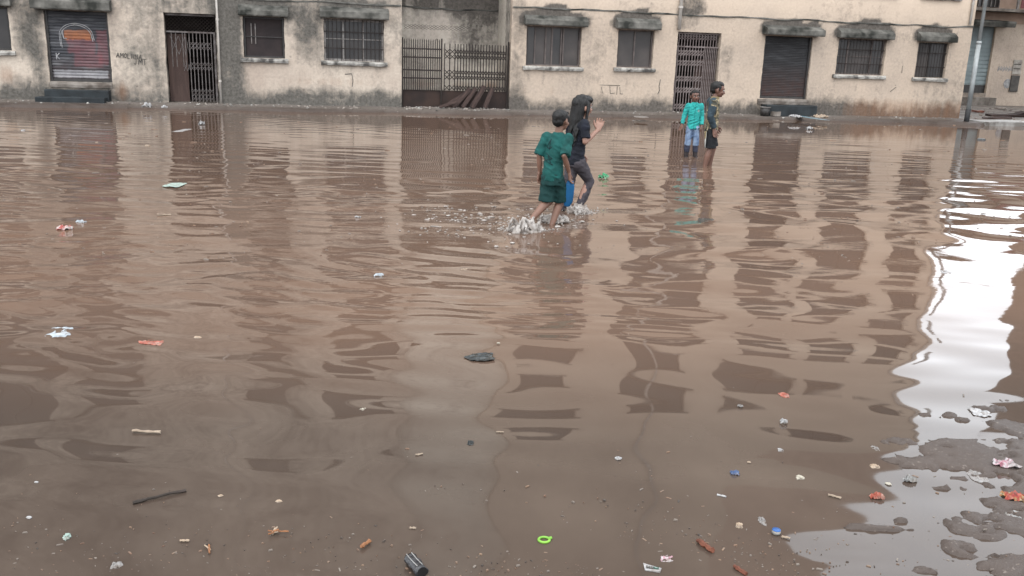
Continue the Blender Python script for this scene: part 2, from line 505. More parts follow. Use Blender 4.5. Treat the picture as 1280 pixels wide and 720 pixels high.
# ------------------------------------------------------------------ water
wrng = np.random.default_rng(11)
FEET = [spot(668, 283), spot(722, 264), spot(884, 208), spot(863, 197)]
def waves(X, Y):
    wx = X + .30 * fbm(X * .55, Y * .55, 0, 31, 2); wy = Y + .26 * fbm(X * .5, Y * .6, 0, 41, 2)
    def band(n, l0, l1, dmean, dspread, slope, px=wx, py=wy):
        h = 0
        for i in range(n):
            lam = l0 * (l1 / l0) ** wrng.random()
            th = math.radians(dmean + dspread * wrng.normal())
            k = 2 * math.pi / lam
            h = h + (slope / k) * math.sqrt(2.0 / n) * np.sin(k * (px * math.sin(th) + py * math.cos(th)) + wrng.random() * 6.28)
        return h
    patch = .5 + .5 * np.clip(fbm(X * .35, Y * .28, 0, 51, 3) * 1.4, -1, 1)
    patch2 = .5 + .5 * np.clip(fbm(X * .5, Y * .5, 0, 61, 3) * 1.4, -1, 1)
    right = sstep(-1.5, 1.5, X - .1 * (Y - 8))
    mA = sstep(5.0, 8.5, Y) * sstep(22.5, 17.0, Y + X * .12)
    mA = mA * (.35 + .65 * patch) * (1 - .85 * right * sstep(13.5, 9.5, Y))
    hA = band(14, .28, .60, 0, 11, .034) * mA
    hA2 = band(14, .17, .36, 8, 22, .058) * (.35 * sstep(2.4, 3.6, Y) + .65 * sstep(3.4, 5.6, Y)) * sstep(14.5, 9, Y) * (1 - .8 * right) * np.clip(patch2 * 1.5 - .2, .18, 1)
    hS = band(10, .22, .5, 0, 8, .0035) * sstep(26, 18, Y)
    mB = (.8 + .2 * right) * sstep(2.6, 5.0, Y) * sstep(17, 10, Y) * (.45 + .55 * patch2)
    hB = band(12, .55, 1.4, 14, 50, .046) * mB
    hB2 = band(10, .34, .7, 8, 38, .013) * (.6 + .4 * right) * sstep(3.0, 5.0, Y) * sstep(14, 8, Y) * patch
    hN = (1 - .6 * sstep(.2, 1.4, X)) * band(16, .22, .8, 8, 32, .028) * sstep(1.6, 3.0, Y) * sstep(8, 4.5, Y)
    h = hA + hA2 + hS + hB + hB2 + hN
    # wakes spreading from the children's legs
    for k, (p, sl, lam, dec) in enumerate([(FEET[0], .12, .38, 2.7), (FEET[1], .040, .36, 1.6), (FEET[2], .018, .26, 1.0), (FEET[3], .016, .24, .9)]):
        dx, dy = wx - p.x, wy - p.y
        r = np.sqrt(dx * dx + dy * dy) + 1e-6
        ang = np.arctan2(dx, -dy)
        lob = .12 + .88 * np.exp(-((ang + .40) / .55) ** 2) if k < 2 else 1.0
        kk = 2 * math.pi / lam
        h = h + (sl / kk) * np.sin(kk * r * (1 + .02 * r) + 1.5 * vn(ang * 2, r * .7, 0, 70 + k)) * np.exp(-r / dec) * sstep(.05, .35, r) * lob
    # the fine outer wake fanning to the left and lower left of the wading boy
    dx, dy = wx - FEET[0].x, wy - FEET[0].y
    r = np.sqrt(dx * dx + dy * dy) + 1e-6; ang = np.arctan2(dx, -dy)
    kk = 2 * math.pi / .20
    h = h + (.075 / kk) * np.sin(kk * r + 2.2 * vn(X * .5, Y * .5, 0, 88)) * sstep(.8, 2.0, r) * sstep(6.2, 3.6, r) * np.exp(-((ang + .42) / .6) ** 2) * np.clip(patch2 * 1.8 - .35, .1, 1)
    # small rings where something has just dropped
    for (u, v, sl) in [(957, 590, .03), (1132, 545, .04), (1080, 712, .04), (700, 375, .02)]:
        p = spot(u, v); r = np.sqrt((X - p.x) ** 2 + (Y - p.y) ** 2)
        kk = 2 * math.pi / .075
        h = h + (sl / kk) * np.sin(kk * r) * np.exp(-((r - .09) / .07) ** 2)
    return h
wx_ = axis([(-400, -40, 60), (-40, -14, 2), (-14, 17, .075), (17, 40, 2), (40, 400, 60)])
wy_ = axis([(-12, 1.6, 1.5), (1.6, 4.0, .02), (4.0, 9, .024), (9, 14, .03), (14, 28, .045), (28, 60, 4), (60, 300, 40)])
wX, wY = np.meshgrid(wx_, wy_)
fade = sstep(28.5, 26, wY) * sstep(1.0, 2.0, wY) * sstep(-18, -13.5, wX) * sstep(21, 16.5, wX)
dk = np.minimum(np.hypot(wX - FEET[0].x + .35, (wY - FEET[0].y - .05) * 1.1), np.hypot(wX - FEET[1].x, wY - FEET[1].y) + .35)
chop = .06 * sstep(4, 7, wY) * sstep(20, 14, wY) + .10 * sstep(4.5, 6.5, wY) * sstep(11.5, 8.5, wY) * sstep(.2, -1.8, wX) + .55 * np.exp(-(dk / .75) ** 2)
wme = sheet_mesh('water', wx_, wy_, waves(wX, wY) * fade,
                 {'shallow': sstep(6.0, 2.9, wY + .25 * wX * sstep(0, 3, wX) * -1), 'chop': chop})
water = link('water', wme, MAT['water'], None, 'structure')

# ------------------------------------------------------------------ the long apartment building
bld = empty('apartment_building', ORG, TH, 'long stained cream apartment block with barred windows and a gated recess', 'building')
TOP = 19.4
OPEN_L = {'W0': (-10.95, -9.41, 1.27, 2.27), 'S1': (-8.62, -7.20, .57, 2.24), 'G1': (-5.90, -4.69, .05, 2.30), 'W1': (-4.02, -3.02, 1.28, 2.29), 'W2': (-2.02, -.49, 1.27, 2.31)}
OPEN_R = {'W3': (3.36, 4.90, 1.30, 2.34), 'W4': (5.97, 7.02, 1.33, 2.34), 'G2': (7.73, 9.05, .05, 2.35), 'S2': (10.43, 11.94, .57, 2.34), 'W5': (12.80, 14.38, 1.33, 2.35), 'W6': (15.48, 16.53, 1.31, 2.33)}
FLOOR = 3.05
def upper(d, keys):
    out = {}
    for k in keys:
        s0, s1 = d[k][0], d[k][1]
        for fl in (1, 2, 3): out[k + str(fl)] = (s0, s1, .62 + FLOOR * fl, 2.32 + FLOOR * fl)
    return out
UP_L = {k: o for k, o in upper(OPEN_L, ['W0', 'S1', 'W1', 'W2']).items() if k[-1] != '3'}
UP_R = {k: o for k, o in upper({'A': (3.3, 4.9), 'B': (6.85, 9.0), 'C': (10.35, 12.1), 'D': (12.75, 14.45), 'E': (15.4, 16.6)}, 'ABCDE').items() if k[-1] != '3'}

def wall_part(name, s0, s1, z0, z1, openings, y0, depth, mat, moldf, rustf=None, step=.11, amp=.006, cap=(True, True)):
    ops = list(openings.values())
    def lines(a, b, cuts, st):
        c = sorted(set([a, b] + [x for x in cuts if a < x < b])); out = []
        for p, q in zip(c[:-1], c[1:]):
            n = max(1, int(math.ceil((q - p) / st))); out += [p + (q - p) * i / n for i in range(n)]
        return np.array(out + [b])
    xs = lines(s0, s1, [o[i] for o in ops for i in (0, 1)], step)
    if z0 > 3.3: zs = lines(z0, z1, [o[i] for o in ops for i in (2, 3)], .4)
    zl = None if z0 > 3.3 else lines(z0, min(3.3, z1), [o[i] for o in ops for i in (2, 3) if o[i] < 3.3], step)
    if zl is not None: zs = zl if z1 <= 3.3 else np.concatenate([zl[:-1], lines(3.3, z1, [o[i] for o in ops for i in (2, 3) if o[i] > 3.3], .4)])
    X, Z = np.meshgrid(xs, zs)
    edge = np.ones_like(X)
    for o in ops: edge *= ~(((np.abs(X - o[0]) < 1e-4) | (np.abs(X - o[1]) < 1e-4)) & (Z > o[2] - 1e-4) & (Z < o[3] + 1e-4))
    Yv = y0 + amp * fbm(X * 2.2, Z * 2.2, 0, 91, 4) * edge
    # chipped reveal edges
    Xd = X.copy(); Zd = Z.copy()
    for o in ops:
        if o[2] > 3: continue
        on = ((np.abs(X - o[0]) < 1e-4) | (np.abs(X - o[1]) < 1e-4)) & (Z > o[2] - 1e-4) & (Z < o[3] + 1e-4)
        sg = np.where(np.abs(X - o[0]) < 1e-4, -1, 1)
        Xd = np.where(on, X + sg * .014 * np.abs(fbm(X * 3, Z * 5, 0, 17, 3)), Xd)
    n, m = X.shape
    vs = np.stack([Xd, Yv, Zd], -1).reshape(-1, 3).tolist(); fs = []
    mold = list(moldf(X, Z).ravel()); rust = list((rustf(X, Z) if rustf else 0 * X).ravel())
    xc, zc = (xs[:-1] + xs[1:]) / 2, (zs[:-1] + zs[1:]) / 2
    solid = np.ones((n - 1, m - 1), bool)
    for o in ops: solid &= ~((xc[None, :] > o[0]) & (xc[None, :] < o[1]) & (zc[:, None] > o[2]) & (zc[:, None] < o[3]))
    back = {}
    def bk(i):
        if i not in back:
            p = vs[i]; back[i] = len(vs); vs.append([p[0], y0 + depth, p[2]]); mold.append(min(1.0, mold[i] + .1)); rust.append(rust[i])
        return back[i]
    for j in range(n - 1):
        for i in range(m - 1):
            if not solid[j, i]: continue
            a, b, c, d = j * m + i, j * m + i + 1, (j + 1) * m + i + 1, (j + 1) * m + i
            fs.append((a, b, c, d))
            for (p, q, jj, ii, bd) in ((a, b, j - 1, i, False), (b, c, j, i + 1, cap[1]), (c, d, j + 1, i, True), (d, a, j, i - 1, cap[0])):
                inside = 0 <= jj < n - 1 and 0 <= ii < m - 1
                if (inside and not solid[jj, ii]) or (not inside and bd): fs.append((q, p, bk(p), bk(q)))
    me = bpy.data.meshes.new(name); me.from_pydata(vs, [], fs); me.update()
    for k, a in (('mold', mold), ('rust', rust)):
        at = me.attributes.new(k, 'FLOAT', 'POINT'); at.data.foreach_set('value', np.array(a, np.float32))
    return link(name, me, mat, bld)

def blob(X, Z, x, z, rx, rz): return np.exp(-(((X - x) / rx) ** 2 + ((Z - z) / rz) ** 2))
def rectm(X, Z, x0, x1, z0, z1, e=.12): return sstep(x0 - e, x0 + e, X) * sstep(x1 + e, x1 - e, X) * sstep(z0 - e, z0 + e, Z) * sstep(z1 + e, z1 - e, Z)
def mold_left(X, Z):
    m = .66 + .15 * fbm(X * .9, Z * .9, 0, 7, 3)
    m = m - .06 * rectm(X, Z, -7.0, -5.9, .5, 2.5, .2) + .4 * rectm(X, Z, -4.72, -4.1, 0, 4, .12) + .32 * rectm(X, Z, -3.0, -2.1, 1.7, 2.7, .3)
    m = m + .28 * rectm(X, Z, -9.3, -8.7, 1.0, 3, .2)
    m = m - .42 * rectm(X, Z, -3.9, -.1, .55, 1.2, .2) - .35 * rectm(X, Z, -11, -9.0, .6, 1.25, .2) - .28 * rectm(X, Z, -.45, 0, .3, 2.7, .1) - .2 * rectm(X, Z, -7.2, -6.8, .4, 2.2, .15)
    m = m - .3 * rectm(X, Z, -3.02, -2.75, 1.2, 2.2, .1)
    m = m + .34 * sstep(.62, .2, Z + .12 * vn(X * 1.4, 0, 0, 3)) + .15 * sstep(2.5, 3.2, Z) * vn(X * .6, 0, 0, 9)
    for o in OPEN_L.values():
        m = m - .2 * np.exp(-(np.minimum(np.abs(X - o[0]), np.abs(X - o[1])) / .09) ** 2) * (Z < o[3]) * (Z > o[2] - .1)
        m = m + .35 * rectm(X, Z, o[0] - .1, o[1] + .1, o[3], o[3] + .55, .12) * (o[0] != -5.90)
    return np.clip(m, 0, 1.2)
def mold_right(X, Z):
    m = .24 + .14 * fbm(X * .8, Z * .8, 0, 27, 3)
    m = m + .75 * sstep(.70, .16, Z + .14 * vn(X * 1.1, 0, 0, 13) + .06 * vn(X * 5, 0, 0, 14) - .07 * (X > 12))
    for k, o in OPEN_R.items():
        if k[0] == 'W': m = m + .34 * rectm(X, Z, o[0] - .05, o[1] + .05, o[2] - .55, o[2] - .06, .1) * np.clip(vn(X * 9, Z * .5, 0, 61) * 1.6, 0, 1)
        if k == 'G2': continue
        c, w = (o[0] + o[1]) / 2, (o[1] - o[0]) / 2
        top = 2.84 + .10 * vn(X * 3, 0, 0, 77) - .10 * ((X - c) / w) ** 2
        m = m + 1.1 * sstep(w + .28, w + .06, np.abs(X - c) + .05 * vn(X * 6, Z * 6, 0, 78)) * sstep(top + .06, top - .04, Z) * sstep(o[3] - .02, o[3] + .1, Z)
        for e in (o[0], o[1]): m = m + .16 * blob(X, Z, e, 2.55, .25, .4)
    m = m + .55 * rectm(X, Z, 7.75, 8.5, 2.78, 5, .1) + .3 * rectm(X, Z, 7.6, 8.3, 2.4, 3, .12)
    m = m + .34 * rectm(X, Z, 2.9, 3.3, .2, 13, .15) + .12 * rectm(X, Z, 5.1, 5.9, .9, 2.2, .25)
    m = m + .25 * rectm(X, Z, 9.05, 9.5, 1.0, 2.0, .15) + .22 * blob(X, Z, 17.0, .9, .5, .8) + .2 * blob(X, Z, 12.2, .6, .5, .4)
    m = m * (1 - .6 * sstep(3.3, 4.2, Z))
    return np.clip(m, 0, 1.2)
def mold_recess(X, Z):
    m = .30 + .16 * fbm(X * 1.2, Z * .6, 0, 37, 3)
    m = m + .5 * sstep(1.3, 2.2, X) * sstep(.8, 1.6, Z) + .5 * sstep(.62, .4, Z) + .4 * sstep(2.66, 2.8, Z) + .25 * sstep(2.3, 2.7, Z) * (vn(X * 7, 0, 0, 3) > .1)
    return np.clip(m, 0, 1.2)
def rust_recess(X, Z): return .75 * np.exp(-((Z - .68) / .16) ** 2) * (.55 + .45 * vn(X * 2.2, 0, 0, 5))

wall_part('wall', -16, -.02, 0, TOP, {**OPEN_L, **UP_L}, 0, .24, MAT['wall_left'], mold_left, lambda X, Z: .5 * blob(X, Z, -9.6, .7, .35, .3) + .55 * blob(X, Z, -7.0, .35, .25, .3) + .4 * rectm(X, Z, -3.2, -.6, .6, .85, .2))
ENDZ, STEP = 11.9, 10.5
wall_part('upper_wall', 2.93, STEP, ENDZ + .001, TOP, {}, 0, .24, MAT['wall_right'], mold_right)
MB().add([(STEP, 0, ENDZ), (17.27, 0, ENDZ), (STEP, 0, ENDZ + 6.6), (STEP, 9, ENDZ), (17.27, 9, ENDZ), (STEP, 9, ENDZ + 6.6)], [(0, 1, 2), (5, 4, 3), (1, 4, 5, 2), (0, 3, 4, 1)]).build('sloped_parapet', MAT['peachband'], bld)
wall_part('wall', 2.93, 17.27, 0, ENDZ, {**OPEN_R, **UP_R}, 0, .24, MAT['wall_right'], mold_right, lambda X, Z: .55 * sstep(.95, .35, Z) * sstep(12.2, 14, X) + .25 * rectm(X, Z, 3, 7, .45, .8, .2))
wall_part('recess_wall', -.02, 2.93, 0, TOP, {}, 1.75, .2, MAT['recess'], mold_recess, rust_recess)
def mold_up(X, Z): return np.clip(.35 + .2 * fbm(X, Z * .5, 0, 47, 3) + .3 * sstep(4.2, 3.4, Z), 0, 1)
wall_part('upper_wall', -.02, 2.93, 4.4, TOP, {}, .30, .2, MAT['recess'], mold_up)
def side(name, s, y0, y1, flip, mat, mold, z1=TOP):
    ys = np.linspace(y0, y1, 14); zs = np.linspace(0, z1, 60)
    vs = [(s, y, z) for z in zs for y in ys]; n = len(ys)
    fs = [(j * n + i, j * n + i + 1, (j + 1) * n + i + 1, (j + 1) * n + i) for j in range(59) for i in range(13)]
    if flip: fs = [f[::-1] for f in fs]
    me = bpy.data.meshes.new(name); me.from_pydata(vs, [], fs); me.update()
    at = me.attributes.new('mold', 'FLOAT', 'POINT'); at.data.foreach_set('value', np.array([mold(y, z) for (x, y, z) in vs], np.float32))
    at = me.attributes.new('rust', 'FLOAT', 'POINT'); at.data.foreach_set('value', np.zeros(len(vs), np.float32))
    return link(name, me, mat, bld)
side('side_wall', 2.93, .245, 1.745, False, MAT['recess'], lambda y, z: .72 if y < .8 else .35)
side('side_wall', -.02, .245, 1.745, True, MAT['recess'], lambda y, z: .5)
side('side_wall', 17.27, .245, 9.0, True, MAT['wall_right'], lambda y, z: .3 + .5 * (z < .6), 11.6)
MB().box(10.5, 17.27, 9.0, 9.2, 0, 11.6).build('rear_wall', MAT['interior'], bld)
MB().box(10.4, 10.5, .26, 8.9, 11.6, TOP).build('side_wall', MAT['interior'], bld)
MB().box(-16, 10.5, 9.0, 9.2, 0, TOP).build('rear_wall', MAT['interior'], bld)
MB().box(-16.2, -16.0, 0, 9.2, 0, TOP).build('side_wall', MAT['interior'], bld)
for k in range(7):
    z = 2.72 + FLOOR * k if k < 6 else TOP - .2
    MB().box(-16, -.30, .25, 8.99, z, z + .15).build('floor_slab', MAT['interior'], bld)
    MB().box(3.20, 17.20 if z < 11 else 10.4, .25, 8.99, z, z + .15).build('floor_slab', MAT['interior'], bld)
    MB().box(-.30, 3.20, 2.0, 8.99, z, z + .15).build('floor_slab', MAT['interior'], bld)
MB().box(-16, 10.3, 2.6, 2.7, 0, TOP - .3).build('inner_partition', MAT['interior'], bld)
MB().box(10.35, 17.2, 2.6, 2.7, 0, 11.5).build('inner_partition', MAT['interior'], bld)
MB().box(-16, 10.52, -.05, 9.2, TOP, TOP + .12).build('roof', MAT['concrete'], bld)
# string course: ragged slab edge that casts a thin line
def course(s0, s1, y, z, seed):
    n = int((s1 - s0) / .09); vs, fs = [], []
    for i in range(n + 1):
        s = s0 + (s1 - s0) * i / n
        dz = .022 * float(fbm(s * 1.1, 0, 0, seed, 3)); p = .018 + .016 * float(vn(s * 4, 1, 0, seed)); h = .028 + .012 * float(vn(s * 3, 5, 0, seed))
        vs += [(s, y, z + dz), (s, y - p, z + dz + .004), (s, y - p, z + dz + h), (s, y, z + dz + h + .012)]
        if i: a = (i - 1) * 4; fs += [(a + k, a + 4 + k, a + 5 + k, a + 1 + k) for k in range(3)]
    mb = MB(); mb.add(vs, fs); return mb
course(-16, -.04, -.004, 2.70, 3).build('string_course', MAT['hood'], bld)
course(2.95, 17.27, -.004, 2.79, 5).build('string_course', MAT['hood'], bld)
course(0, 2.92, 1.745, 2.74, 8).build('string_course', MAT['hood'], bld)

def frame_mb(s0, s1, z0, z1, y0, y1, w):
    m = MB(); m.box(s0, s1, y0, y1, z0, z0 + w); m.box(s0, s1, y0, y1, z1 - w, z1)
    m.box(s0, s0 + w, y0, y1, z0 + w, z1 - w); m.box(s1 - w, s1, y0, y1, z0 + w, z1 - w); return m
def hood(s0, s1, z0, z1, zt, parent, out=.2, seed=0):
    return MB().prism([(0.0, z0 + .03), (-out, z0), (-out - .015, z0 + .03), (-out - .01, z1 - .03), (-out + .02, z1), (-.04, z1 + .45 * (zt - z1)), (0.0, z1 + .5 * (zt - z1))], s0, s1, 30, .0035, seed).build('hood', MAT['hood'], parent)
def window(key, o, mull=(), panes='pane', frame='frame_dark', fw_=.045, bars=0, hoodz=None, sill=True, half=(), rails=()):
    s0, s1, z0, z1 = o
    w = frame_mb(s0, s1, z0, z1, .10, .15, fw_).build('window', MAT[frame], bld)
    edges = [s0 + fw_] + [x for x in mull] + [s1 - fw_]
    for x in mull: MB().box(x - .02, x + .02, .095, .145, z0 + fw_, z1 - fw_).build('mullion', MAT[frame], w)
    for i, (a, b) in enumerate(zip(edges[:-1], edges[1:])):
        pm = panes if isinstance(panes, str) else panes[i]
        if pm is None: continue
        y = .122 + .006 * (i % 2)
        MB().box(a + .012, b - .012, y, y + .008, z0 + fw_, z1 - fw_).build('pane', MAT[pm], w)
    for z in rails: MB().box(s0 + fw_, s1 - fw_, .085, .094, z - .01, z + .01).build('rail', MAT[frame], w)
    if bars:
        m = MB()
        for k in range(1, bars):
            x = s0 + (s1 - s0) * k / bars; m.tube([(x, .06, z0), (x, .06, z1)], .007, 5)
        for zz in (.3, .7): m.box(s0, s1, .052, .058, z0 + (z1 - z0) * zz - .012, z0 + (z1 - z0) * zz + .012)
        m.build('window_bars', MAT['iron_dark'], w, kind='stuff')
    if sill: MB().prism([(.22, z0 - .1), (-.07, z0 - .115), (-.085, z0 - .06), (-.06, z0 - .012), (.22, z0 + .002)], s0 - .09, s1 + .09, 14, .01, int(s0 * 7)).build('sill', MAT['sill'], w)
    if hoodz: hood(s0 - .1, s1 + .12, hoodz[0], hoodz[1], hoodz[2], w, seed=int(s0 * 11))
    return w
window('W0', OPEN_L['W0'], (-10.2,), 'pane', hoodz=(2.29, 2.46, 2.66))
w1 = window('W1', OPEN_L['W1'], (), 'pane_brown', hoodz=(2.30, 2.46, 2.68), rails=(1.80,))
for x in (-3.83, -3.73): MB().box(x - .012, x + .012, .10, .118, 1.62, 2.12).build('mullion', MAT['frame_grey'], w1)
window('W2', OPEN_L['W2'], (-1.53, -1.02), 'pane', 'frame_grey', .05, hoodz=(2.33, 2.52, 2.70), rails=(1.82,), bars=14)
window('W3', OPEN_R['W3'], (3.62, 3.92, 4.10, 4.36, 4.42), ('pane', 'pane_frost', 'pane_frost', 'pane', None, 'pane_frost'), 'frame_mid', .04, hoodz=(2.36, 2.53, 2.72), bars=0)
window('W4', OPEN_R['W4'], (6.49,), 'pane_frost', 'frame_mid', .04, hoodz=(2.36, 2.56, 2.74))
window('W5', OPEN_R['W5'], (13.18, 13.98), ('pane', 'pane_frost', 'pane'), 'frame_mid', .04, hoodz=(2.36, 2.54, 2.73), bars=15, rails=(1.85,))
window('W6', OPEN_R['W6'], (15.98,), ('pane_frost', 'pane'), 'frame_dark', .04, hoodz=(2.35, 2.53, 2.74), bars=11)
for d in (UP_L, UP_R):
    for k, o in d.items(): window(k, o, ((o[0] + o[1]) / 2,), 'pane_upper', sill=True, hoodz=(o[3] + .03, o[3] + .18, o[3] + .36))

# roller shutters
def shutter(s0, s1, z0, z1, mat, label, nsl=22, dp=.016):
    n = nsl
    vs, fs = [], []
    m = n * 6
    for k in range(m + 1):
        z = z0 + .07 + (z1 - z0 - .07) * k / m; ph = (k % 6) / 6.0
        y = .12 - dp * math.sin(math.pi * ph) ** .7
        for i in range(9):
            s = s0 + (s1 - s0) * i / 8
            vs.append((s, y + .008 * float(vn(s * 2, z * 2, 0, 4)), z))
    for k in range(m):
        for i in range(8): a = k * 9 + i; fs.append((a, a + 1, a + 10, a + 9))
    mb = MB(); mb.add(vs, fs); o = mb.build('shutter', mat, bld)
    if label: o['label'] = label
    MB().box(s0, s1, .09, .135, z0, z0 + .07).build('bottom_rail', MAT['frame_dark'], o)
    for x in (s0, s1 - .05): MB().box(x, x + .05, .06, .1, z0, z1).build('guide_rail', MAT['frame_dark'], o)
    return o
S1 = shutter(*OPEN_L['S1'], MAT['shutter_painted'], 'dark shutter daubed with orange and red paint')
S2 = shutter(*OPEN_R['S2'], MAT['shutter_dark'], 'plain dark shutter rusted towards the bottom', 36, .008)
hood(-8.84, -7.08, 2.26, 2.48, 2.6, S1, .3, 3); hood(10.3, 12.12, 2.36, 2.54, 2.73, S2, .34, 9)
MB().prism([(.2, .44), (-.05, .43), (-.06, .5), (-.04, .565), (.2, .57)], -8.62, -7.2, 12, .01, 2).build('door_sill', MAT['concrete'], S1)
MB().prism([(.2, .42), (-.06, .41), (-.07, .5), (-.04, .565), (.2, .57)], 10.36, 12.0, 12, .012, 5).build('door_sill', MAT['concrete'], S2)
MB().prism([(0, .06), (-.30, .06), (-.305, .37), (-.28, .385), (0, .385)], -8.70, -7.25, 10, .006, 2).build('step', MAT['slate'], bld)
MB().prism([(-.31, .06), (-.62, .06), (-.625, .21), (-.6, .225), (-.31, .225)], -8.84, -7.3, 10, .006, 4).build('step', MAT['slate'], bld)
MB().prism([(0, .06), (-.36, .06), (-.365, .38), (-.34, .405), (0, .405)], 10.5, 12.12, 10, .006, 6).build('step', MAT['slate'], bld)

# scrawls: thin raised strokes of paint
def strokes(lines, w, y, mat, name, parent, yf=None):
    m = MB()
    for L in lines:
        for (a, b) in zip(L[:-1], L[1:]):
            d = Vector((b[0] - a[0], 0, b[1] - a[1]))
            if d.length < 1e-5: continue
            k = max(1, int(d.length / .03)) if yf else 1
            nrm = Vector((-d.z, 0, d.x)).normalized() * w / 2
            e = d.normalized() * w * .35
            for i in range(k):
                p = Vector((a[0], 0, a[1])) + d * (i / k) - (e if i == 0 else e * 0); q = Vector((a[0], 0, a[1])) + d * ((i + 1) / k) + (e if i == k - 1 else e * 0)
                pts = [p - nrm, q - nrm, q + nrm, p + nrm]
                yy = [yf(x.z) if yf else y for x in pts]
                fr = [(x.x, h, x.z) for x, h in zip(pts, yy)]; bk = [(x.x, h + .004, x.z) for x, h in zip(pts, yy)]
                m.add(fr + bk, [(0, 1, 2, 3), (7, 6, 5, 4), (0, 4, 5, 1), (1, 5, 6, 2), (2, 6, 7, 3), (3, 7, 4, 0)])
    return m.build(name, mat, parent)
GL = {'A': [[(0, 0), (.3, 1), (.6, 0)], [(.12, .4), (.48, .4)]], 'M': [[(0, 0), (.05, 1), (.33, .45), (.62, 1), (.68, 0)]], 'O': [[(.3, 0), (.05, .3), (.08, .75), (.3, 1), (.55, .75), (.55, .3), (.3, 0)]],
      'L': [[(0, 1), (0, 0), (.4, 0)]], 'N': [[(0, 0), (.02, 1), (.5, .05), (.5, 1)]], 'J': [[(.1, 1), (.5, 1)], [(.35, 1), (.33, .15), (.18, 0), (.02, .2)]], 'T': [[(0, 1), (.6, 1)], [(.3, 1), (.3, 0)]], 'K': [[(0, 0), (0, 1)], [(.5, 1), (.02, .5), (.5, 0)]]}
def word(txt, s, z, h, sp=.78, slant=0.0, drop=0.0):
    out = []
    for i, c in enumerate(txt):
        for L in GL[c]: out.append([(s + (i * sp + p[0]) * h + slant * p[1] * h, z + p[1] * h + drop * i) for p in L])
    return out
strokes(word('AMOLNNA', -7.06, 1.19, .105, .82, .12, -.006), .017, -.0105, MAT['scrawl'], 'scrawl', bld)
strokes(word('JMT', -6.66, 1.03, .13, .8, .05), .017, -.0105, MAT['scrawl'], 'scrawl', bld)
corr = lambda z: .098 + .002 * math.sin(z * 60)
arch = [(-8.33 + .0 , 1.42), (-8.34, 1.6)] + [(-7.96 - .38 * math.cos(a), 1.68 + .28 * math.sin(a)) for a in np.linspace(.1, 2.9, 16)] + [(-7.56, 1.58)]
arch2 = [(x * 1.0 + (.03 if x < -7.96 else -.03), z - .035) for x, z in arch]
strokes([arch, arch2, [(-8.27, 1.78), (-8.25, 1.6), (-8.18, 1.6)]], .016, 0, MAT['chalk'], 'paint_mark', S1, corr)
strokes(word('K', -8.45, 1.1, .14), .02, 0, MAT['chalk'], 'paint_mark', S1, corr)
# cracks and faint lines on the right wing
strokes([[(7.3, 1.02), (7.27, .85), (7.29, .72), (7.25, .62)]], .02, -.009, MAT['scrawl'], 'crack', bld)
strokes([[(-1.33, .95), (-1.30, .78), (-1.32, .62)], [(-1.5, .93), (-1.33, .95)]], .016, -.009, MAT['scrawl'], 'crack', bld)
strokes([[(14.9, 1.0), (14.72, .86)], [(15.02, 1.62), (15.03, 1.42)]], .012, -.009, MAT['hood'], 'crack', bld)
strokes([[(5.55, .78), (5.6, .62)], [(5.8, .8), (5.83, .6), (5.95, .62)], [(6.02, .8), (6.02, .58)], [(6.1, .78), (6.12, .6), (6.2, .6)], [(5.5, .83), (6.1, .83)]], .012, -.0095, MAT['hood'], 'scrawl', bld)
# pipes
def pipe(s, z0, z1, r, mat, y=-.05):
    p = MB().tube([(s, y, z0 + (z1 - z0) * k / 12) for k in range(13)], r, 10).build('drain_pipe', mat, bld, True)
    for z in np.arange(z0 + .6, z1, 1.5): MB().tube([(s, y, z - .03), (s, y, z + .03)], r * 1.35, 10).build('pipe_collar', mat, p)
pipe(-4.63, .08, TOP, .026, MAT['pipe']); pipe(7.72, 2.4, TOP, .05, MAT['pipe'], -.07); pipe(17.1, 2.9, 11.5, .035, MAT['pipe'])

# iron gates
def lattice(m, xs, bands, y, w=.013):
    for (z0, z1, rep) in bands:
        h = (z1 - z0) / rep
        for a, b in zip(xs[:-1], xs[1:]):
            for k in range(rep):
                za, zb = z0 + k * h, z0 + (k + 1) * h
                for (p, q, dy) in (((a, za), (b, zb), 0), ((a, zb), (b, za), .012)):
                    m.tube([(p[0], y + dy, p[1]), (q[0], y + dy, q[1])], w * .55, 4)
def bars(xs, z0, z1, y, r, mat, parent, spike=False):
    me = None
    for x in xs:
        if me is None:
            mb = MB().box(-r, r, -r * .8, r * .8, 0, z1 - z0)
            if spike: mb.add([(-r, -r, z1 - z0), (r, -r, z1 - z0), (r, r, z1 - z0), (-r, r, z1 - z0), (0, 0, z1 - z0 + .05)], [(0, 1, 4), (1, 2, 4), (2, 3, 4), (3, 0, 4)])
            me = mb.mesh('bar')
        o = link('bar', me, mat, parent); o.location = (x, y, z0)
g1 = MB().box(-5.88, -4.71, .10, .14, 1.83, 1.87).box(-5.88, -4.71, .10, .14, 2.24, 2.29).box(-4.76, -4.71, .10, .14, .13, 1.83).build('gate', MAT['iron'], bld)
g1['label'] = 'folding iron gate standing half open over a brown door'
x1 = [-5.76, -5.66, -5.5, -5.44] + list(np.arange(-5.34, -4.76, .087))
bars(x1[4:], .14, 1.83, .12, .010, MAT['iron'], g1); bars(x1[:4], 1.0, 1.83, .12, .009, MAT['iron'], g1)
lm = MB(); xr = x1[4:]
lattice(lm, xr, [(1.42, 1.62, 2), (.92, 1.12, 2), (.16, .46, 3)], .12)
lattice(lm, [-5.8, -5.6, -5.44, -5.34], [(1.3, 1.75, 1)], .12); lattice(lm, [-5.5, -5.42, -5.34], [(.9, 1.1, 1)], .12)
lm.build('lattice', MAT['iron'], g1, kind='stuff')
tm = MB(); lattice(tm, list(np.arange(-5.88, -4.70, .09)), [(1.88, 2.23, 4)], .12, .010)
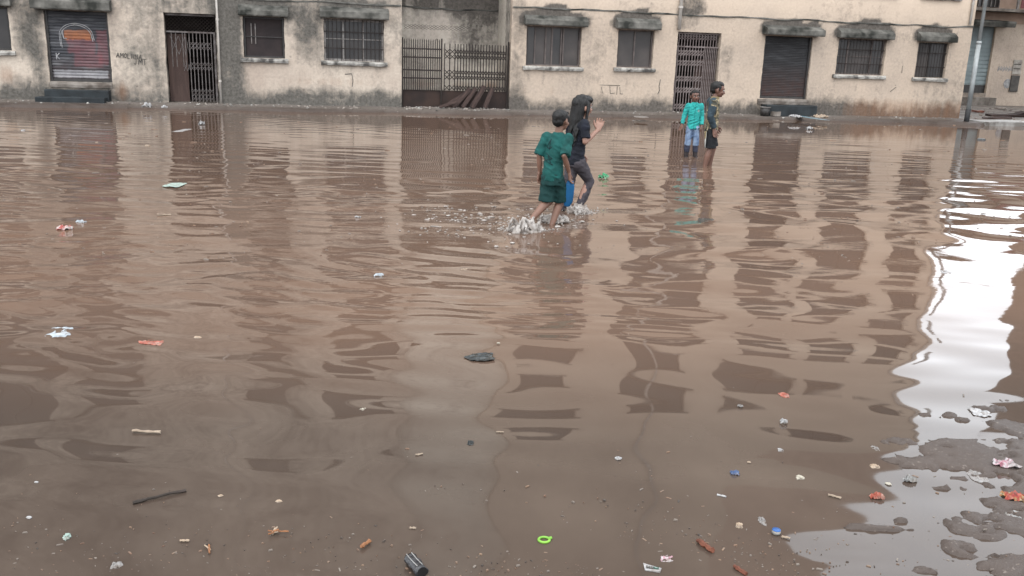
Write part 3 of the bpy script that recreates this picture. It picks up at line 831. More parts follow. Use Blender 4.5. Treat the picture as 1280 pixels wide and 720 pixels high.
tm.build('transom_grille', MAT['iron_dark'], g1, kind='stuff')
MB().box(-5.89, -5.42, .27, .31, .13, 1.80).build('door', MAT['door_brown'], bld)
g2 = MB().box(7.75, 9.04, .10, .14, 1.93, 1.97).box(7.75, 9.04, .10, .14, 2.29, 2.34).box(7.75, 7.79, .10, .14, .13, 1.93).build('gate', MAT['iron_pink'], bld)
g2['label'] = 'folding iron gate with a brown door leaf inside'
x2 = list(np.arange(7.82, 8.62, .088)); x3 = list(np.arange(8.66, 9.04, .055))
bars(x2 + x3, .14, 1.93, .12, .012, MAT['iron_pink'], g2)
lm = MB(); lattice(lm, x2, [(1.70, 1.86, 2), (1.42, 1.58, 2), (.98, 1.14, 2), (.66, .82, 2), (.2, .36, 2)], .12, .026); lm.build('lattice', MAT['iron_pink'], g2, kind='stuff')
bars(list(np.arange(7.82, 9.04, .088)), 1.97, 2.29, .12, .012, MAT['iron_pink'], g2)
tm = MB(); lattice(tm, list(np.arange(7.82, 9.04, .088)), [(2.14, 2.28, 2)], .12, .016); tm.build('transom_grille', MAT['iron_pink'], g2, kind='stuff')
MB().box(8.44, 9.02, .24, .28, .13, 1.62).build('door', MAT['door_brown'], bld)
# gate across the recess
g3 = MB().box(0.0, .03, .10, .14, .12, 1.92).box(1.04, 1.075, .10, .14, .12, 1.92).box(2.87, 2.91, .10, .14, .12, 1.9).build('gate', MAT['iron_dark'], bld)
g3['label'] = 'wide iron gate across the recess, barred at one side and folding at the other'
for z in (1.64, 1.42, 1.09, .88):
    MB().box(.03, 1.04, .095, .105, z - .018, z + .018).build('rail', MAT['iron_dark'], g3)
bars(list(np.linspace(.07, 1.0, 17)), .56, 1.86, .12, .012, MAT['iron_dark'], g3, True)
x4 = list(np.linspace(1.14, 1.42, 3)) + list(np.linspace(1.50, 2.83, 18))
bars(x4, .56, 1.80, .12, .012, MAT['iron_dark'], g3)
lm = MB(); lattice(lm, x4, [(1.40, 1.66, 2), (.86, 1.12, 2), (.58, .72, 1)], .12, .019)
lattice(lm, list(np.arange(.05, 1.9, .1)), [(2.14, 2.26, 2)], .13, .006); lm.build('lattice', MAT['iron_dark'], g3, kind='stuff')
for (a, b) in ((.0, 1.05), (1.06, 2.9)): MB().box(a, b, .14, .15, .10, .57).build('kick_plate', MAT['rust_plate'], g3)

# planks leaning on the gate and rubble at its foot
for i, (s, ln, tilt, w) in enumerate([(1.35, .62, 1.0, .1), (1.6, .7, .75, .13), (1.85, .66, .62, .11), (2.1, .7, .55, .14), (2.45, .6, .4, .12), (1.2, .5, 1.25, .08)]):
    o = MB().prism([(-.012, -w / 2), (.012, -w / 2), (.012, w / 2), (-.012, w / 2)], 0, ln, 6, .004, i).build('wooden_plank', MAT['plank'])
    o.matrix_world = Matrix.Translation(fw(s - .25, -.12 - .03 * i, .15)) @ Matrix.Rotation(TH, 4, 'Z') @ Matrix.Rotation(math.radians(-18), 4, 'X') @ Matrix.Rotation(-(math.pi / 2 - tilt), 4, 'Y')
    tag(o, ['dark plank leaning steeply at the left of the recess gate pile', 'broad dark plank leaning second in the recess gate pile', 'third dark plank leaning on the rusted kick plate', 'widest dark plank leaning on the rusted kick plate',
            'dark plank leaning nearest the right corner of the recess', 'short narrow plank lying almost flat at the pile foot'][i], 'plank', 'planks leaning on the recess gate')

def stone_mb(r, seed, sq=.6):
    m = MB(); m.ell((0, 0, 0), (r, r * .8, r * sq), None, 7, 4)
    m.v = [tuple(c * (1 + .35 * float(vn(p[0] / r * 1.5 + seed, p[1] / r * 1.5, p[2] / r * 1.5 + seed))) for c in p) for p in m.v]
    return m
dm = MB(); dl = MB()
for k in range(420):
    s = rnd.uniform(-12, 17.2); w = .72 + .5 * float(sstep(-6, -11, s)); y = -rnd.uniform(.03, w)
    if rnd.random() < .33: s = rnd.uniform(0.05, 2.9); y = -rnd.uniform(-.05, .35)
    p = fw(s, y); z = float(ground_h(np.array([p.x]), np.array([p.y]))[0])
    r = rnd.uniform(.008, .035) * (1.3 if rnd.random() < .1 else 1)
    m = stone_mb(r, k); tgt = dl if rnd.random() < .35 else dm
    tgt.add([(v[0] + p.x, v[1] + p.y, v[2] + z + r * .2) for v in m.v], m.f)
for k in range(160):
    p = fw(rnd.uniform(17.5, 26), rnd.uniform(-2.0, 6)); z = float(ground_h(np.array([p.x]), np.array([p.y]))[0])
    r = rnd.uniform(.015, .06); m = stone_mb(r, k)
    dm.add([(v[0] + p.x, v[1] + p.y, v[2] + z + r * .2) for v in m.v], m.f)
dm.build('rubble', MAT['rubble'], None, kind='stuff')
dl.build('litter', MAT['sill'], None, kind='stuff')

# ------------------------------------------------------------------ building behind, at the right
bb = empty('back_building', fw(22, 9.28), TH, 'brown plastered low building behind the pole with a pale blue shutter', 'building')
def bpart(name, mat, s0, s1, y0, y1, z0, z1, par=None, mold=.34):
    n = max(1, int((s1 - s0) / .25)); k = max(1, int((z1 - z0) / .25))
    o = MB().box(s0 - 22, s1 - 22, y0, y1, z0, z1).build(name, mat, par or bb)
    if mat in (MAT['back'],):
        at = o.data.attributes.new('mold', 'FLOAT', 'POINT'); at.data.foreach_set('value', np.full(8, mold, np.float32))
        at = o.data.attributes.new('rust', 'FLOAT', 'POINT'); at.data.foreach_set('value', np.full(8, .2, np.float32))
    return o
bpart('wall', MAT['back'], 22, 24.55, 0, .25, 0, 3.5); bpart('wall', MAT['back'], 25.95, 38, 0, .25, 0, 3.5)
bpart('wall', MAT['back'], 24.55, 25.95, 0, .25, 3.36, 3.5); bpart('wall', MAT['back'], 24.55, 25.95, 0, .25, 0, .62, None, .8)
bpart('band', MAT['peachband'], 22, 38, -.02, .24, 3.505, 3.93)
slab = bpart('balcony_slab', MAT['concrete'], 22, 38, -.7, .2, 3.935, 4.05)
bpart('upper_wall', MAT['peachband'], 22, 38, .3, .5, 4.055, 5.3)
bpart('roof', MAT['concrete'], 21.9, 38.1, -.3, 6, 5.305, 5.42)
bpart('side_wall', MAT['back'], 21.8, 21.99, .0, 6, 0, 5.3); bpart('rear_wall', MAT['back'], 22, 38, 5.8, 6, 0, 5.3)
sh = bpart('shutter', MAT['pale_blue'], 24.55, 25.95, .12, .15, .95, 3.355)
bpart('kick_panel', MAT['frame_dark'], 24.55, 25.95, .11, .16, .62, .945, sh)
for k in range(14): bpart('slat', MAT['pale_blue'], 24.56, 25.94, .10, .119, 1.0 + k * .165, 1.135 + k * .165, sh)
hd = MB().prism([(0, 3.36), (-.5, 3.34), (-.53, 3.5), (-.5, 3.56), (0, 3.62)], 2.35, 4.45, 8, .02, 4).build('hood', MAT['hood'], bb)
bpart('step', MAT['concrete'], 24.3, 26.1, -.5, -.01, .1, .45)
bpart('red_panel', MAT['red_panel'], 26.45, 28.6, -.62, -.58, 4.1, 5.0)
bpart('railing_post', MAT['frame_grey'], 26.25, 26.33, -.64, -.56, 4.06, 5.25)
fwn = MB().box(2.6, 4.1, .24, .29, 4.15, 5.1).build('window', MAT['pane'], bb)
for k in range(8): MB().box(2.65 + k * .2, 2.68 + k * .2, .19, .22, 4.12, 5.1).build('bar', MAT['frame_grey'], fwn)
bpart('notice', MAT['poster'], 27.07, 27.5, -.03, -.002, 1.45, 2.05); bpart('notice', MAT['poster_dark'], 27.07, 27.48, -.05, -.002, .72, 1.4)
strokes([[(5.12, 1.68), (5.42, 1.68)], [(5.12, 1.86), (5.42, 1.86)]], .05, -.034, MAT['scrawl'], 'print', bb)
for k in range(7):
    x = 4.35 + k * .13; strokes([[(x, 1.55 + .05 * (k % 2)), (x + .04, 1.75)], [(x + .05, 1.6), (x + .1, 1.7)]], .035, -.006, MAT['chalk'], 'faded_mark', bb)
MB().tube([(4.95, .0, 1.05), (4.95, -.012, 1.05)], .2, 14).build('faded_mark', MAT['chalk'], bb)
MAT['pale_slab'] = simple('pale wet concrete', (.40, .39, .37), .45, (.17, .155, .14), 2.2, .3, lo=.4, hi=.6)
mb_ = MB(); r_ = random.Random(5); n_ = 40
for k in range(n_ + 1):
    s_ = 17.0 + 9.5 * k / n_; a_ = -1.55 + .10 * float(vn(k * .5, 0, 0, 3)); b_ = -.55 + .35 * float(vn(k * .35, 4, 0, 6)) - .25 * (k % 9 == 0)
    for y_ in (a_, b_):
        q = fw(s_, y_); zz = max(.10, float(ground_h(np.array([q.x]), np.array([q.y]))[0])) + .012
        mb_.v += [(q.x, q.y, zz - .12), (q.x, q.y, zz)]
    if k: c = (k - 1) * 4; mb_.f += [(c + 1, c + 5, c + 7, c + 3), (c, c + 4, c + 5, c + 1), (c + 3, c + 7, c + 6, c + 2)]
mb_.f += [(0, 1, 3, 2), (n_ * 4 + 2, n_ * 4 + 3, n_ * 4 + 1, n_ * 4)]
mb_.build('kerb', MAT['pale_slab'], None, kind='structure')
# scrap boards and bricks in the passage
for i, (u, v, ln, w, rz, mt, lab) in enumerate([(1262, 146, 1.5, .35, .1, 'plank', 'dark scrap board lying flat in the passage beside the pole'), (1246, 149, .8, .3, -.3, 'plank', 'short dark board lying nearest the pole in the passage'),
        (1270, 144, 1.0, .25, .5, 'plank', 'dark board tilted on the scrap in the passage'), (1222, 141, .35, .22, .2, 'brick_red', 'broken reddish block lying beside the pole foot'), (1250, 137, .3, .3, 0, 'rubble', 'grey stone lying under the back building wall')]):
    p = spot(u, v, .12); z = float(ground_h(np.array([p.x]), np.array([p.y]))[0])
    o = MB().prism([(-w / 2, 0), (w / 2, 0), (w / 2, .06), (-w / 2, .05)], -ln / 2, ln / 2, 4, .02, i).build('scrap_board' if mt == 'plank' else 'broken_block', MAT[mt])
    o.location = (p.x, p.y, z + .01); o.rotation_euler = (0, -.06 * (i % 3), rz); tag(o, lab, 'board' if mt == 'plank' else 'block')

# neighbour at the right: only its reflection shows in the water
nb = empty('neighbour_building', (16.25, 28.33, 0), math.radians(-36), 'brown house beyond the right edge mirrored beside the bright sky', 'building')
MAT['neigh'] = simple('brown render', (.24, .18, .145), .9, (.17, .13, .105), 1.2, .3)
MB().box(0, 9, 0, .25, 0, 10.2).build('wall', MAT['neigh'], nb); MB().box(0, .25, .26, 7, 0, 10.2).build('wall', MAT['neigh'], nb); MB().box(8.75, 9, .26, 7, 0, 10.2).build('wall', MAT['neigh'], nb)
MB().box(0, 9, 7.01, 7.25, 0, 10.2).build('wall', MAT['neigh'], nb); MB().box(-.06, 9.1, -.1, 7.3, 10.205, 10.34).build('roof', MAT['concrete'], nb)
for z in (1.2, 4.1, 6.6):
    for x in (1.4, 4.2, 6.8):
        f = frame_mb(x, x + 1.2, z, z + 1.2, -.03, .0, .06).build('window', MAT['frame_dark'], nb); MB().box(x + .06, x + 1.14, -.012, -.004, z + .06, z + 1.14).build('pane', MAT['pane'], f)

# pole
pp = spot(1208, 152.2, .08); pz = float(ground_h(np.array([pp.x]), np.array([pp.y]))[0])
pl = empty('metal_pole', (pp.x, pp.y, pz), 0, 'slim pale grey metal pole with a dark foot at the building corner', 'pole')
MAT['pole'] = simple('pale pole paint', (.40, .425, .425), .6, (.25, .265, .265), 5, .15, stretch=(1, 1, .4))
MAT['pole_dark'] = simple('dark pole foot', (.05, .05, .052), .6)
MB().tube([(0, 0, -.1), (0, 0, .36)], .074, 14).build('foot', MAT['pole_dark'], pl, True)
MB().tube([(0, 0, .36), (0, 0, 2.25)], .066, 14).build('shaft', MAT['pole'], pl, True)
MB().tube([(0, 0, 2.25), (0, 0, 7.2)], .05, 14).build('upper_shaft', MAT['pole'], pl, True)
MB().tube([(0, 0, 2.22), (0, 0, 2.3)], .074, 14).build('collar', MAT['pole'], pl, True)

# ------------------------------------------------------------------ children
def skin_mat(name, c): 
    m = simple(name, c, .5, tuple(x * .8 for x in c), 9, .08)
    return m
MAT['skin_a'] = skin_mat('brown skin', (.20, .105, .072)); MAT['skin_b'] = skin_mat('light brown skin', (.34, .19, .14)); MAT['skin_c'] = skin_mat('deep brown skin', (.17, .085, .06))
MAT['hair'] = simple('black hair', (.012, .010, .009), .5, (.006, .006, .006), 60, .6, stretch=(1, 1, .12), bd=.006)
MAT['hair'].node_tree.nodes['Principled BSDF'].inputs['Specular IOR Level'].default_value = .22
MAT['eye_white'] = simple('eye white', (.6, .57, .53), .3, None, 5, 0); MAT['eye_dark'] = simple('iris', (.012, .009, .008), .2, None, 5, 0); MAT['lip'] = simple('lips', (.17, .06, .05), .45, None, 5, 0)
def cloth(name, c, c2=None, r=.85, sc=10):
    m = simple(name, c, r, c2 or tuple(x * .5 for x in c), sc, .2, lo=.3, hi=.6, bd=.006)
    m.node_tree.nodes['Principled BSDF'].inputs['Specular IOR Level'].default_value = .2
    return m
MAT['green_cloth'] = cloth('wet green jersey', (.008, .082, .074)); MAT['green_shorts'] = cloth('dark green shorts', (.007, .040, .038)); MAT['green_lines'] = cloth('dark green lines', (.006, .03, .032))
MAT['black_cloth'] = cloth('black tee', (.011, .013, .022), (.007, .008, .012)); MAT['legging'] = cloth('grey leggings', (.066, .058, .066), (.035, .032, .037))
MAT['teal_cloth'] = cloth('teal shirt', (.03, .36, .33), (.022, .25, .24)); MAT['teal_dark'] = cloth('teal trim', (.015, .13, .14)); MAT['badge'] = simple('white badge', (.6, .58, .56), .8, (.3, .25, .25), 30, 0)
MAT['jeans'] = simple('faded jeans', (.30, .38, .50), .85, (.10, .15, .25), 7, .2, lo=.35, hi=.62, stretch=(1, 1, .5)); MAT['jeans_wet'] = cloth('wet denim', (.05, .055, .085)); MAT['shoe'] = simple('dark shoes', (.035, .025, .025), .5)
MAT['sleeve'] = cloth('slate sleeves', (.035, .055, .07)); MAT['black_shorts'] = cloth('black shorts', (.014, .015, .018)); MAT['stripe'] = simple('white stripe', (.6, .6, .57), .8, None, 6, 0); MAT['khaki'] = cloth('khaki tail', (.26, .2, .11)); MAT['blue_slab'] = simple('bright blue plastic', (.01, .10, .24), .55, (.008, .07, .17), 6, .1)
def camo_mat():
    m, t, b = base_mat('camouflage cloth', .85)
    n = noise(t, coords(t), 11, 2, .5, .6); n2 = noise(t, coords(t, (1, 1, .8)), 17, 2, .5, .8)
    c = ramp(t, n, [(.40, (.02, .02, .013)), (.44, (.085, .068, .036)), (.54, (.085, .068, .036)), (.57, (.23, .185, .11)), (.66, (.23, .185, .11))])
    m.node_tree.links.new(mix(t, mapr(t, n2, .58, .6), c, (.022, .024, .018)), b.inputs['Base Color'])
    bump(t, b, noise(t, coords(t), 14, 4), .25, .008); return m
MAT['camo'] = camo_mat()
def V(*a): return Vector(a)

def hand(mb, wrist, d, thumb, h, curl=.5, spread=1.0):
    """palm, four bent fingers and a thumb; d points along the hand, thumb to the thumb's side"""
    d = Vector(d).normalized(); th = Vector(thumb); th = (th - d * th.dot(d)).normalized(); nrm = d.cross(th).normalized()
    L = .105 * h; w = Vector(wrist)
    for k in (-.7, 0, .7): mb.capsule(w + th * k * .012 * h, w + d * L * .46 + th * k * .026 * h, .0135 * h, .0125 * h, 8)
    for k, (o, ln) in enumerate([(1, .40), (.35, .46), (-.32, .43), (-.95, .34)]):
        a = w + d * L * .45 + th * o * .0265 * h * spread
        dd = (d + th * o * .10 * spread).normalized()
        b = a + (dd + nrm * curl * .35).normalized() * L * ln * .5
        c = b + (dd + nrm * curl * 1.1).normalized() * L * ln * .5
        mb.capsule(a, b, .0078 * h, .0072 * h, 7); mb.capsule(b, c, .0072 * h, .006 * h, 7)
    a = w + d * L * .16 + th * .022 * h
    b = a + (d * .75 + th * .75 + nrm * .25).normalized() * L * .3; c = b + (d * .95 + th * .25 + nrm * .35 * curl).normalized() * L * .25
    mb.capsule(a, b, .0098 * h, .0085 * h, 7); mb.capsule(b, c, .0085 * h, .0066 * h, 7)

def make_child(loc, rz, h, label, P, skin, voxel=.0048):
    root = empty('person', loc, rz, label, 'child', 'children wading in the flooded yard')
    B = MB(); U = lambda p: Vector((p[0] * .775, p[1], p[2])) * h
    # head
    hc = U(P['head']); R = Matrix.Rotation(P.get('yaw', 0), 3, 'Z') @ Matrix.Rotation(P.get('nod', 0), 3, 'X')
    H = lambda x, y, z: hc + R @ (Vector((x, y, z)) * h)
    B.ell(H(0, -.006, .012), (.060 * h, .073 * h, .067 * h), R, 18, 12)
    B.ell(H(0, .022, -.034), (.045 * h, .046 * h, .049 * h), R, 14, 9)
    B.ell(H(0, .046, -.062), (.022 * h, .018 * h, .016 * h), R)
    B.capsule(H(0, .064, -.004), H(0, .078, -.026), .007 * h, .0115 * h, 8)
    B.capsule(H(-.010, .071, -.030), H(.010, .071, -.030), .0075 * h, .0075 * h, 7)
    for sx in (-1, 1):
        B.ell(H(sx * .061, -.006, -.016), (.008 * h, .015 * h, .023 * h), R @ Matrix.Rotation(sx * .35, 3, 'Z'), 9, 6)
        B.ell(H(sx * .030, .050, -.026), (.016 * h, .014 * h, .016 * h), R)
        B.capsule(H(sx * .011, .066, .012), H(sx * .036, .058, .011), .006 * h, .005 * h, 7)
    B.capsule(H(-.014, .066, -.046), H(.014, .066, -.046), .007 * h, .007 * h, 7)
    nb_ = U(P['neck']); B.capsule(nb_, hc + R @ Vector((0, -.012, -.05)) * h, .034 * h, .030 * h)
    # trunk
    pel, che = U(P['pelvis']), U(P['chest'])
    B.ell(pel, (.062 * h, .048 * h, .055 * h)); B.chain([pel, (pel + che) / 2, che], [.048 * h, .047 * h, .05 * h]); B.ell(che, (.070 * h, .050 * h, .074 * h))
    # limbs
    for sd in 'LR':
        S, E_, W = [U(q) for q in P['arm' + sd]]
        B.capsule(che + (S - che) * .5 + V(0, 0, .02 * h), S, .033 * h, .031 * h)
        B.chain([S, S * .5 + E_ * .5, E_, E_ * .55 + W * .45, W], [.030 * h, .027 * h, .0215 * h, .022 * h, .0150 * h])
        hand(B, W, P['hand' + sd][0], P['hand' + sd][1], h, P['hand' + sd][2])
        Hp, K, A, T = [U(q) for q in P['leg' + sd]]
        B.chain([Hp, Hp * .5 + K * .5, K], [.047 * h, .043 * h, .035 * h]); m1 = K * .65 + A * .35
        back = (A - K).cross(V(1, 0, 0)).normalized() * .008 * h
        B.chain([K, m1 + back, A], [.034 * h, .0345 * h, .0205 * h])
        B.capsule(A + V(0, 0, -.006 * h), T, .021 * h, .016 * h); B.ell(A + (A - T).normalized() * .012 * h + V(0, 0, -.014 * h), (.02 * h, .022 * h, .02 * h)); B.ell(T * .8 + A * .2, (.026 * h, .03 * h, .014 * h))
    fuse('body', B, voxel, skin, root, 2)
    # face
    for sx in (-1, 1):
        e = MB().ell(H(sx * .0245, .0605, -.004), (.0115 * h, .007 * h, .0068 * h), R, 10, 7).build('eye', MAT['eye_white'], root, True)
        MB().ell(H(sx * .0245, .0668, -.004), (.006 * h, .003 * h, .0058 * h), R, 10, 6).build('iris', MAT['eye_dark'], e, True)
        MB().tube([H(sx * .010, .0725, .0145), H(sx * .025, .0705, .020), H(sx * .040, .0605, .0145)], [.002 * h, .0036 * h, .002 * h], 6).build('eyebrow', MAT['hair'], root, True)
    MB().tube([H(-.019, .0665, -.0455), H(-.008, .0742, -.0435), H(0, .0735, -.0445), H(.008, .0742, -.0435), H(.019, .0665, -.0455)], [.002 * h, .0046 * h, .004 * h, .0046 * h, .002 * h], 6).build('mouth', MAT['lip'], root, True)
    return root, H, R, U

def hair_short(root, H, R, h, top=.0, seed=0):
    m = MB()
    m.ell(H(0, -.018, .024), (.0615 * h, .0715 * h, .062 * h), R, 20, 12)
    m.ell(H(0, .002, .048 + top), (.052 * h, .054 * h, .031 * h), R, 18, 10)
    m.ell(H(0, -.040, -.012), (.050 * h, .042 * h, .045 * h), R, 16, 9)
    for sx in (-1, 1): m.capsule(H(sx * .058, .018, .03), H(sx * .059, .012, -.006), .009 * h, .006 * h, 7)
    r = random.Random(seed)
    for k in range(8):
        a = r.uniform(-1.3, 1.3); x = r.uniform(-.05, .05); p = H(x, .044 - abs(x) * .3, .060 + r.uniform(-.006, .012)); m.capsule(p, p + R @ Vector((r.uniform(-.008, .008), .016, -.010 + r.uniform(-.006, .006))) * h, .006 * h, .003 * h, 6)
    return fuse('hair', m, .006, MAT['hair'], root, 1, (.005, 40, seed, .6))

def torso_cloth(root, name, mat, U, h, rings, sleeves, voxel=.0065, wr=(.010, 13, 3), smooth=2, P=None):
    m = MB()
    if P:
        che = U(P['chest'])
        m.ell(che, (.084 * h, .066 * h, .093 * h))
        for sd in 'LR':
            S = U(P['arm' + sd][0]); E_ = U(P['arm' + sd][1])
            m.capsule(che + (S - che) * .4 + V(0, 0, .022 * h), S, .044 * h, .043 * h); m.capsule(S, S + (E_ - S) * .25, .043 * h, .042 * h)
    m.loft([(U(c), rx * h * .80, ry * h * .90) for c, rx, ry in rings])
    for (pts, rs) in sleeves: m.tube([U(p) for p in pts], [r * h * .88 for r in rs], 16); m.ell(U(pts[0]), (rs[0] * h * .9,) * 3)
    return fuse(name, m, voxel, mat, root, smooth, wr)

def on_cloth(o, lines, w, mat, name, parent, back=True):
    """thin strips lying on the cloth: lines are (x,z) in the person's frame, cast along y"""
    bv = BVHTree.FromPolygons([v.co for v in o.data.vertices], [p.vertices[:] for p in o.data.polygons])
    m = MB(); sg = 1 if back else -1
    for L in lines:
        pts = []
        for a, b in zip(L[:-1], L[1:]):
            for k in range(5):
                q = (a[0] + (b[0] - a[0]) * k / 4, a[1] + (b[1] - a[1]) * k / 4)
                hit = bv.ray_cast(Vector((q[0], -1.0 * sg, q[1])), Vector((0, sg, 0)))[0]
                if hit is not None: pts.append(hit + Vector((0, -.0005 * sg, 0)))
        if len(pts) > 1: m.tube(pts, w / 2, 6, .45)
    return m.build(name, mat, parent, True)

def legs_cloth(root, name, mat, U, h, waist, legs, voxel=.0065, wr=(.010, 11, 7), smooth=2):
    m = MB()
    m.loft([(U(c), rx * h * .80, ry * h * .90) for c, rx, ry in waist])
    for pts, rs in legs:
        rs = [q * .9 for q in rs]; m.tube([U(p) for p in pts], [r * h for r in rs], 18); m.ell(U(pts[0]), (rs[0] * h * 1.04,) * 3)
        for p, r_ in list(zip(pts, rs))[1:-1]: m.ell(U(p), (r_ * h * 1.02,) * 3)
    return fuse(name, m, voxel, mat, root, smooth, wr)

# the small boy in green, seen from behind, wading away
h = 1.2; wd = .10
P = dict(pelvis=(.0, 0, .50), chest=(.012, .03, .70), neck=(.02, .045, .81), head=(.03, .065, .915), yaw=-.15, nod=-.08,
         armL=[(-.105, .03, .772), (-.148, -.025, .63), (-.150, .0, .485)], armR=[(.135, .04, .775), (.150, -.045, .645), (.165, .045, .50)],
         handL=((-.05, .15, -1), (.3, 1, 0), .6), handR=((.05, .25, -1), (-.4, 1, 0), .9),
         legL=[(-.045, 0, .47), (-.035, .02, .265), (-.12, -.17, .125), (-.15, -.12, .06)], legR=[(.045, .0, .47), (.055, .10, .275), (.02, -.02, .05), (.03, .08, .02)])
p = spot(688, 279); GR, Hh, Rr, U = make_child((p.x, p.y, -wd), math.radians(-28), h, 'small boy in green shirt and shorts wading away, seen from behind', P, MAT['skin_a'])
hair_short(GR, Hh, Rr, h, -.006, 1)
sh = torso_cloth(GR, 'shirt', MAT['green_cloth'], U, h, [((0, 0, .435), .106, .082), ((0, 0, .50), .106, .082), ((0, .010, .58), .101, .076), ((.01, .026, .68), .108, .076), ((.015, .034, .75), .114, .07), ((.018, .040, .79), .096, .056), ((.02, .045, .818), .05, .046)],
     [([(-.09, .03, .770), (-.132, .0, .70), (-.152, -.022, .632)], [.045, .046, .049]), ([(.115, .04, .772), (.146, .0, .70), (.158, -.04, .645)], [.045, .046, .049])], P=P)
on_cloth(sh, [[(-.02, .92), (-.055, .84), (-.02, .83), (.0, .85)], [(-.02, .92), (-.025, .82)], [(-.06, .79), (.02, .74), (-.05, .72), (.03, .68)], [(-.03, .77), (.01, .70)]], .012, MAT['green_lines'], 'back_lines', sh)  # thin darker green lines laid over the back of the shirt
legs_cloth(GR, 'shorts', MAT['green_shorts'], U, h, [((0, 0, .40), .098, .082), ((0, 0, .47), .100, .080), ((0, 0, .52), .095, .075)],
     [([(-.046, 0, .45), (-.048, .005, .36), (-.050, .0, .262)], [.066, .072, .078]), ([(.046, .01, .45), (.055, .06, .36), (.06, .085, .268)], [.066, .070, .074])])
bs = MB()
bs.loft([((0, 0, .0), .028, .010), ((0, 0, -.05), .046, .013), ((.0, 0, -.13), .050, .013), ((.004, 0, -.20), .045, .012), ((0, 0, -.245), .03, .01), ((0, 0, -.255), .014, .006)], 20)
bs.tube([(-.03, .012, -.06), (0, .028, -.025), (.03, .012, -.06)], .006, 6)
o = bs.build('slipper', MAT['blue_slab'], None, True); tag(o, 'bright blue flat slipper hanging from the hand of the boy in green', 'slipper')
Mw = Matrix.Translation((p.x, p.y, -wd)) @ Matrix.Rotation(math.radians(-28), 4, 'Z')
o.matrix_world = Mw @ Matrix.Translation(U((.170, .066, .435))) @ Matrix.Rotation(.1, 4, 'Y') @ Matrix.Rotation(.45, 4, 'Z')

# the girl in black
h = 1.3; wd = .10
P = dict(pelvis=(0, 0, .515), chest=(.0, .02, .705), neck=(0, .030, .815), head=(.0, .052, .918), yaw=-.25, nod=-.05,
         armL=[(-.115, .01, .78), (-.135, .03, .635), (-.115, .12, .53)], armR=[(.115, .0, .78), (.150, -.01, .645), (.125, .140, .735)],
         handL=((.1, .6, -.7), (1, .3, 0), .5), handR=((-.15, .42, .9), (-.6, -.5, .5), .35),
         legL=[(-.045, 0, .49), (-.04, -.03, .27), (-.05, -.10, .05), (-.05, .0, .02)], legR=[(.045, .0, .49), (.06, .125, .315), (.055, .015, .085), (.055, .12, .05)])
p = spot(716, 263); GI, Hh, Rr, U = make_child((p.x, p.y, -wd), math.radians(-52), h, 'girl with long black hair and black shirt raising one hand', P, MAT['skin_b'])
m = MB(); m.ell(Hh(0, -.016, .020), (.067 * h, .078 * h, .071 * h), Rr, 20, 12); m.ell(Hh(0, .02, .052), (.056 * h, .060 * h, .034 * h), Rr, 16, 9)
m.loft([(Hh(0, -.028, .02), .066 * h, .06 * h), (Hh(0, -.04, -.04), .068 * h, .05 * h), (Hh(0, -.054, -.11), .066 * h, .040 * h), (Hh(0, -.062, -.165), .055 * h, .028 * h), (Hh(0, -.066, -.205), .038 * h, .02 * h)], 22)
r = random.Random(4)
for k in range(46):
    x = r.uniform(-.066, .066); a = Hh(x, -.058 + abs(x) * .5, -.08); b = Hh(x * 1.12 + r.uniform(-.012, .012), -.092 + abs(x) * .45 + r.uniform(-.01, .012), -.19); c = Hh(x * 1.15 + r.uniform(-.02, .02), -.104 + abs(x) * .4, -.235 - r.uniform(0, .10))
    m.tube([a, b, c], [.0085 * h, .0062 * h, .0028 * h], 6)
for sx in (-1, 1):
    m.tube([Hh(sx * .058, .022, .03), Hh(sx * .068, .012, -.03), Hh(sx * .074, .0, -.10), Hh(sx * .078, .012, -.19)], [.012 * h, .014 * h, .012 * h, .005 * h], 7)
fuse('hair', m, .0058, MAT['hair'], GI, 1, (.010, 34, 5, .16))
torso_cloth(GI, 'shirt', MAT['black_cloth'], U, h, [((0, 0, .455), .104, .078), ((0, 0, .52), .100, .076), ((0, .008, .60), .090, .068), ((0, .018, .70), .103, .070), ((0, .024, .76), .112, .066), ((0, .027, .797), .09, .052), ((0, .030, .82), .046, .042)],
     [([(-.10, .01, .777), (-.128, .018, .72), (-.138, .026, .665)], [.041, .041, .042]), ([(.10, .0, .777), (.132, -.003, .725), (.150, -.007, .675)], [.041, .041, .043])], P=P)
legs_cloth(GI, 'leggings', MAT['legging'], U, h, [((0, 0, .44), .090, .072), ((0, 0, .50), .092, .072), ((0, 0, .54), .085, .066)],
     [([(-.045, 0, .47), (-.042, -.015, .37), (-.04, -.03, .27), (-.046, -.062, .17), (-.05, -.095, .07)], [.066, .056, .043, .041, .03]), ([(.045, .005, .47), (.053, .062, .40), (.06, .123, .313), (.058, .075, .20), (.055, .022, .105)], [.066, .057, .044, .042, .031])], wr=(.009, 15, 9))

# the boy in teal facing the camera
h = 1.16; wd = .05
P = dict(pelvis=(0, 0, .505), chest=(0, .005, .705), neck=(0, .01, .812), head=(.012, .022, .918), yaw=.12, nod=-.02,
         armL=[(-.118, 0, .778), (-.150, -.012, .63), (-.150, .035, .50)], armR=[(.118, 0, .778), (.165, -.015, .635), (.215, .02, .505)],
         handL=((.0, .2, -1), (.4, 1, 0), .5), handR=((.25, .1, -1), (-.4, 1, 0), .5),
         legL=[(-.048, 0, .475), (-.072, .012, .27), (-.085, -.008, .045), (-.10, .09, .02)], legR=[(.048, 0, .475), (.072, .012, .27), (.082, -.008, .045), (.095, .09, .02)])
p = spot(863, 196); TB, Hh, Rr, U = make_child((p.x, p.y, -wd), math.radians(180), h, 'boy in turquoise long sleeved shirt and faded jeans facing the camera', P, MAT['skin_c'])
hair_short(TB, Hh, Rr, h, .0, 3)
